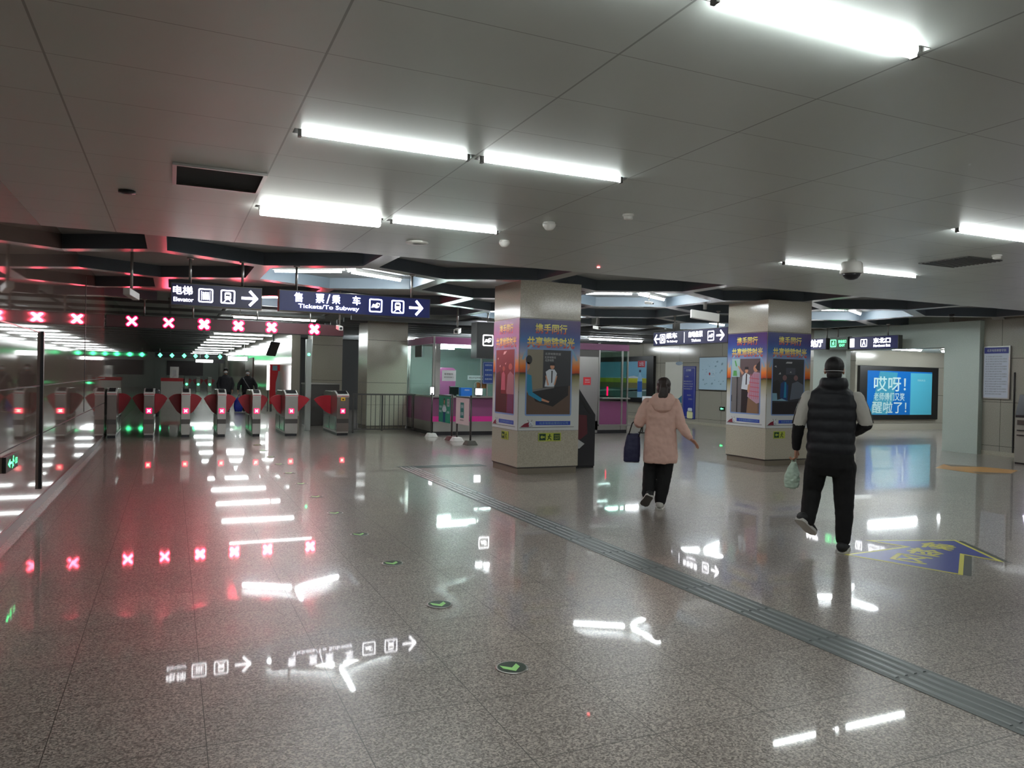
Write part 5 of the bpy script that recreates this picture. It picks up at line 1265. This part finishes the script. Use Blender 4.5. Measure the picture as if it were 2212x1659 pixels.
while z < 1.55:
    for a, b_ in zip(keys, keys[1:]):
        if a[0] <= z <= b_[0]:
            f = (z - a[0]) / (b_[0] - a[0]); rx = a[1] + (b_[1] - a[1]) * f; ry = a[2] + (b_[2] - a[2]) * f; break
    pu = .010 * abs(math.sin((z - .90) / .105 * PI)) if z < 1.46 else .004
    rs.append(oval(0, 0, z, rx - .006 + pu, ry - .006 + pu)); z += .013
q.rings(rs, M_vest)
q.rings([oval(.012, -.01, 1.50, .115, .10), oval(.012, -.015, 1.54, .128, .118), oval(.012, -.015, 1.58, .122, .115), oval(.012, -.012, 1.61, .105, .10)], M_vest)
fuse(q, 'vest', M_vest, t, .009, 2, .012, .09)
for sx, pts, rr in ((-1, [(-.195, 0, 1.42), (-.245, -.008, 1.29), (-.278, -.01, 1.175)], [.074, .068, .06]), (1, [(.205, 0, 1.42), (.26, -.01, 1.30), (.292, -.01, 1.205)], [.074, .068, .062])):
    q = MB(); limb(q, pts, rr, M_wsl); o = fuse(q, 'sleeve', M_wsl, t, .009, 3, .012, .07)
    q = MB(); a, b_ = Vector(pts[0]), Vector(pts[-1]); q.tube([a + Vector((sx * .070, -.02, 0)), Vector(pts[1]) + Vector((sx * .064, -.02, 0)), b_ + Vector((sx * .057, -.02, 0))], .008, M_dsteel, 8); q.build('stripe', o, smooth=True)
q = MB(); limb(q, [(-.280, -.01, 1.165), (-.295, .03, 1.04), (-.30, .06, .945)], [.058, .050, .042], M_blk); fuse(q, 'cuff_sleeve', M_blk, t, .009, 3, .010, .05)
q = MB(); limb(q, [(.293, -.01, 1.19), (.25, .11, 1.14), (.205, .225, 1.095)], [.060, .052, .042], M_blk); fuse(q, 'cuff_sleeve', M_blk, t, .009, 3, .010, .05)
q = MB(); q.rings([oval(0, 0, .70, .13, .10), oval(0, 0, .78, .20, .14), oval(0, 0, .88, .208, .145), oval(0, 0, 1.0, .18, .12)], M_blk)
limb(q, [(-.115, .0, .80), (-.15, .07, .55), (-.165, .02, .42), (-.185, -.05, .27)], [.108, .088, .080, .068], M_blk); limb(q, [(.115, .0, .80), (.125, .01, .52), (.13, .0, .30), (.125, -.005, .12)], [.110, .090, .078, .068], M_blk)
fuse(q, 'trousers', M_blk, t, .01, 3, .014, .09)
shoe(t, (.115, -.09, .0), (.14, .19, .0), (0, 0, 1), M_shoe, M_sole, .28, .052)
shoe(t, (-.262, -.14, .285), (-.135, .02, .135), (.35, .55, .75), M_shoe, M_sole, .26, .050, M_sole)
MB().tube([(.20, -.085, .90), (.185, -.07, .86)], .006, M_wsl, 6)
b = thing('plastic_bag', 'small pale green translucent plastic bag held by the person in the vest', 'bag', (5.60, 5.22, 0), R(-46.5))
M_gbag = mat('pale_green_plastic', S(186, 208, 192), .35)
q = MB(); q.rings([oval(-.335, .085, .545, .03, .02), oval(-.335, .085, .56, .062, .042), oval(-.335, .085, .63, .072, .05), oval(-.33, .085, .70, .060, .042), oval(-.325, .085, .76, .040, .025), oval(-.32, .085, .80, .022, .015)], M_gbag)
fuse(q, 'pouch', M_gbag, b, .006, 2, .022, .03)
for dx in (-.018, .018): MB().tube([(-.325 + dx, .085, .77), (-.318 + dx * .8, .09, .82), (-.305, .095, .862), (-.30 + dx * .2, .09, .87)], [.009, .006, .005, .005], M_gbag, 8).build('handle', b, smooth=True)

# --- two people far beyond the turnstiles, facing the camera
def far_person(x, y, lab, h, coat, sat, armd, cap=None):
    t = thing('person', lab, 'person', (x, y, 0), R(176)); k = h / 1.75
    V = lambda *a: tuple(c * k for c in a)
    hc = V(0, 0, 1.63)
    q = MB(); head(q, hc, M_skin, k); limb(q, [V(0, -.01, 1.40), V(0, -.01, 1.55)], [.06 * k, .056 * k], M_skin)
    q.rings([oval(0, 0, .9 * k, .15, .11), oval(0, 0, 1.2 * k, .15, .1), oval(0, 0, 1.4 * k, .16, .08)], M_skin)
    for sx in (-1, 1):
        e = V(sx * (.27 + armd), -.02, 1.12); w = V(sx * (.25 + armd * 1.9), .08, .90)
        limb(q, [V(sx * .18, 0, 1.38), e, w], [.05, .04, .028], M_skin); hand(q, w, (sx * .1, .1, -1), (0, 1, 0), 14 * sx, M_skin, 1, 1)
        limb(q, [V(sx * .09, 0, .85), V(sx * .10, .03, .48), V(sx * .11, 0, .1)], [.09, .06, .045], M_skin)
    fuse(q, 'body', M_skin, t, .008, 2)
    eyes(hc, t, k)
    q = MB(); q.ball(V(0, -.02, 1.665), (.086, .10, .088), coat); q.ball(V(0, .01, 1.71), (.082, .085, .05), coat); fuse(q, 'cap' if cap else 'hair', cap or M_bhair, t, .008, 2)
    q = MB(); q.rings([oval(0, .075 * k, 1.545 * k, .03, .03), oval(0, .08 * k, 1.58 * k, .066, .048), oval(0, .085 * k, 1.615 * k, .064, .045), oval(0, .08 * k, 1.64 * k, .035, .035)], M_offw); fuse(q, 'face_mask', M_offw, t, .008, 2)
    q = MB(); q.rings([oval(0, 0, .80 * k, .20, .14), oval(0, 0, 1.0 * k, .21, .15), oval(0, 0, 1.2 * k, .215, .15), oval(0, 0, 1.36 * k, .21, .13), oval(0, 0, 1.44 * k, .13, .1), oval(0, 0, 1.50 * k, .08, .08)], coat)
    for sx in (-1, 1): limb(q, [V(sx * .18, 0, 1.36), V(sx * (.27 + armd), -.02, 1.12), V(sx * (.25 + armd * 1.8), .07, .93)], [.08, .07, .05], coat)
    fuse(q, 'jacket', coat, t, .012, 3, .02, .08)
    q = MB(); q.rings([oval(0, 0, .72 * k, .16, .12), oval(0, 0, .95 * k, .18, .13)], M_blk)
    for sx in (-1, 1): limb(q, [V(sx * .1, 0, .78), V(sx * .11, .02, .45), V(sx * .11, 0, .1)], [.10, .08, .066], M_blk)
    fuse(q, 'trousers', M_blk, t, .012, 2)
    for sx in (-1, 1): shoe(t, V(sx * .11, -.08, 0), V(sx * .12, .18, 0), (0, 0, 1), M_shoe, M_sole)
    if sat:
        q = MB(); q.tube([V(.17, .1, 1.40), V(.03, .165, 1.15), V(-.12, .17, .92)], .018, mat('grey_strap', S(120, 120, 124), .6), 8); q.build('shoulder_strap', t, smooth=True)
    return t
far_person(1.86, 30.6, 'person in a plain dark grey jacket and white mask beyond the turnstiles', 1.66, mat('charcoal_jacket', S(48, 48, 54), .8), False, .0)
far_person(2.68, 31.0, 'person in a dark coat with cap, mask and diagonal bag strap beyond the turnstiles', 1.63, mat('black_jacket', S(34, 34, 38), .8), True, .06, mat('grey_cap', S(92, 98, 92), .8))
t = thing('tote_bag', 'bright blue bag carried low between the two distant people', 'bag', (2.34, 30.7, 0))
q = MB(); q.rings([oval(0, 0, .02, .13, .1, pw=4), oval(0, 0, .2, .17, .12, pw=4), oval(0, 0, .48, .13, .08), oval(0, 0, .56, .04, .03)], mat('royal_blue_bag', S(24, 44, 160), .5)); fuse(q, 'pouch', mat('royal_blue_bag', S(24, 44, 160), .5), t, .012, 2, .02, .05)
MB().tube([(-.03, 0, .54), (.0, 0, .66), (.05, 0, .70), (.05, 0, .54)], .01, M_navy, 8).build('handle', t)
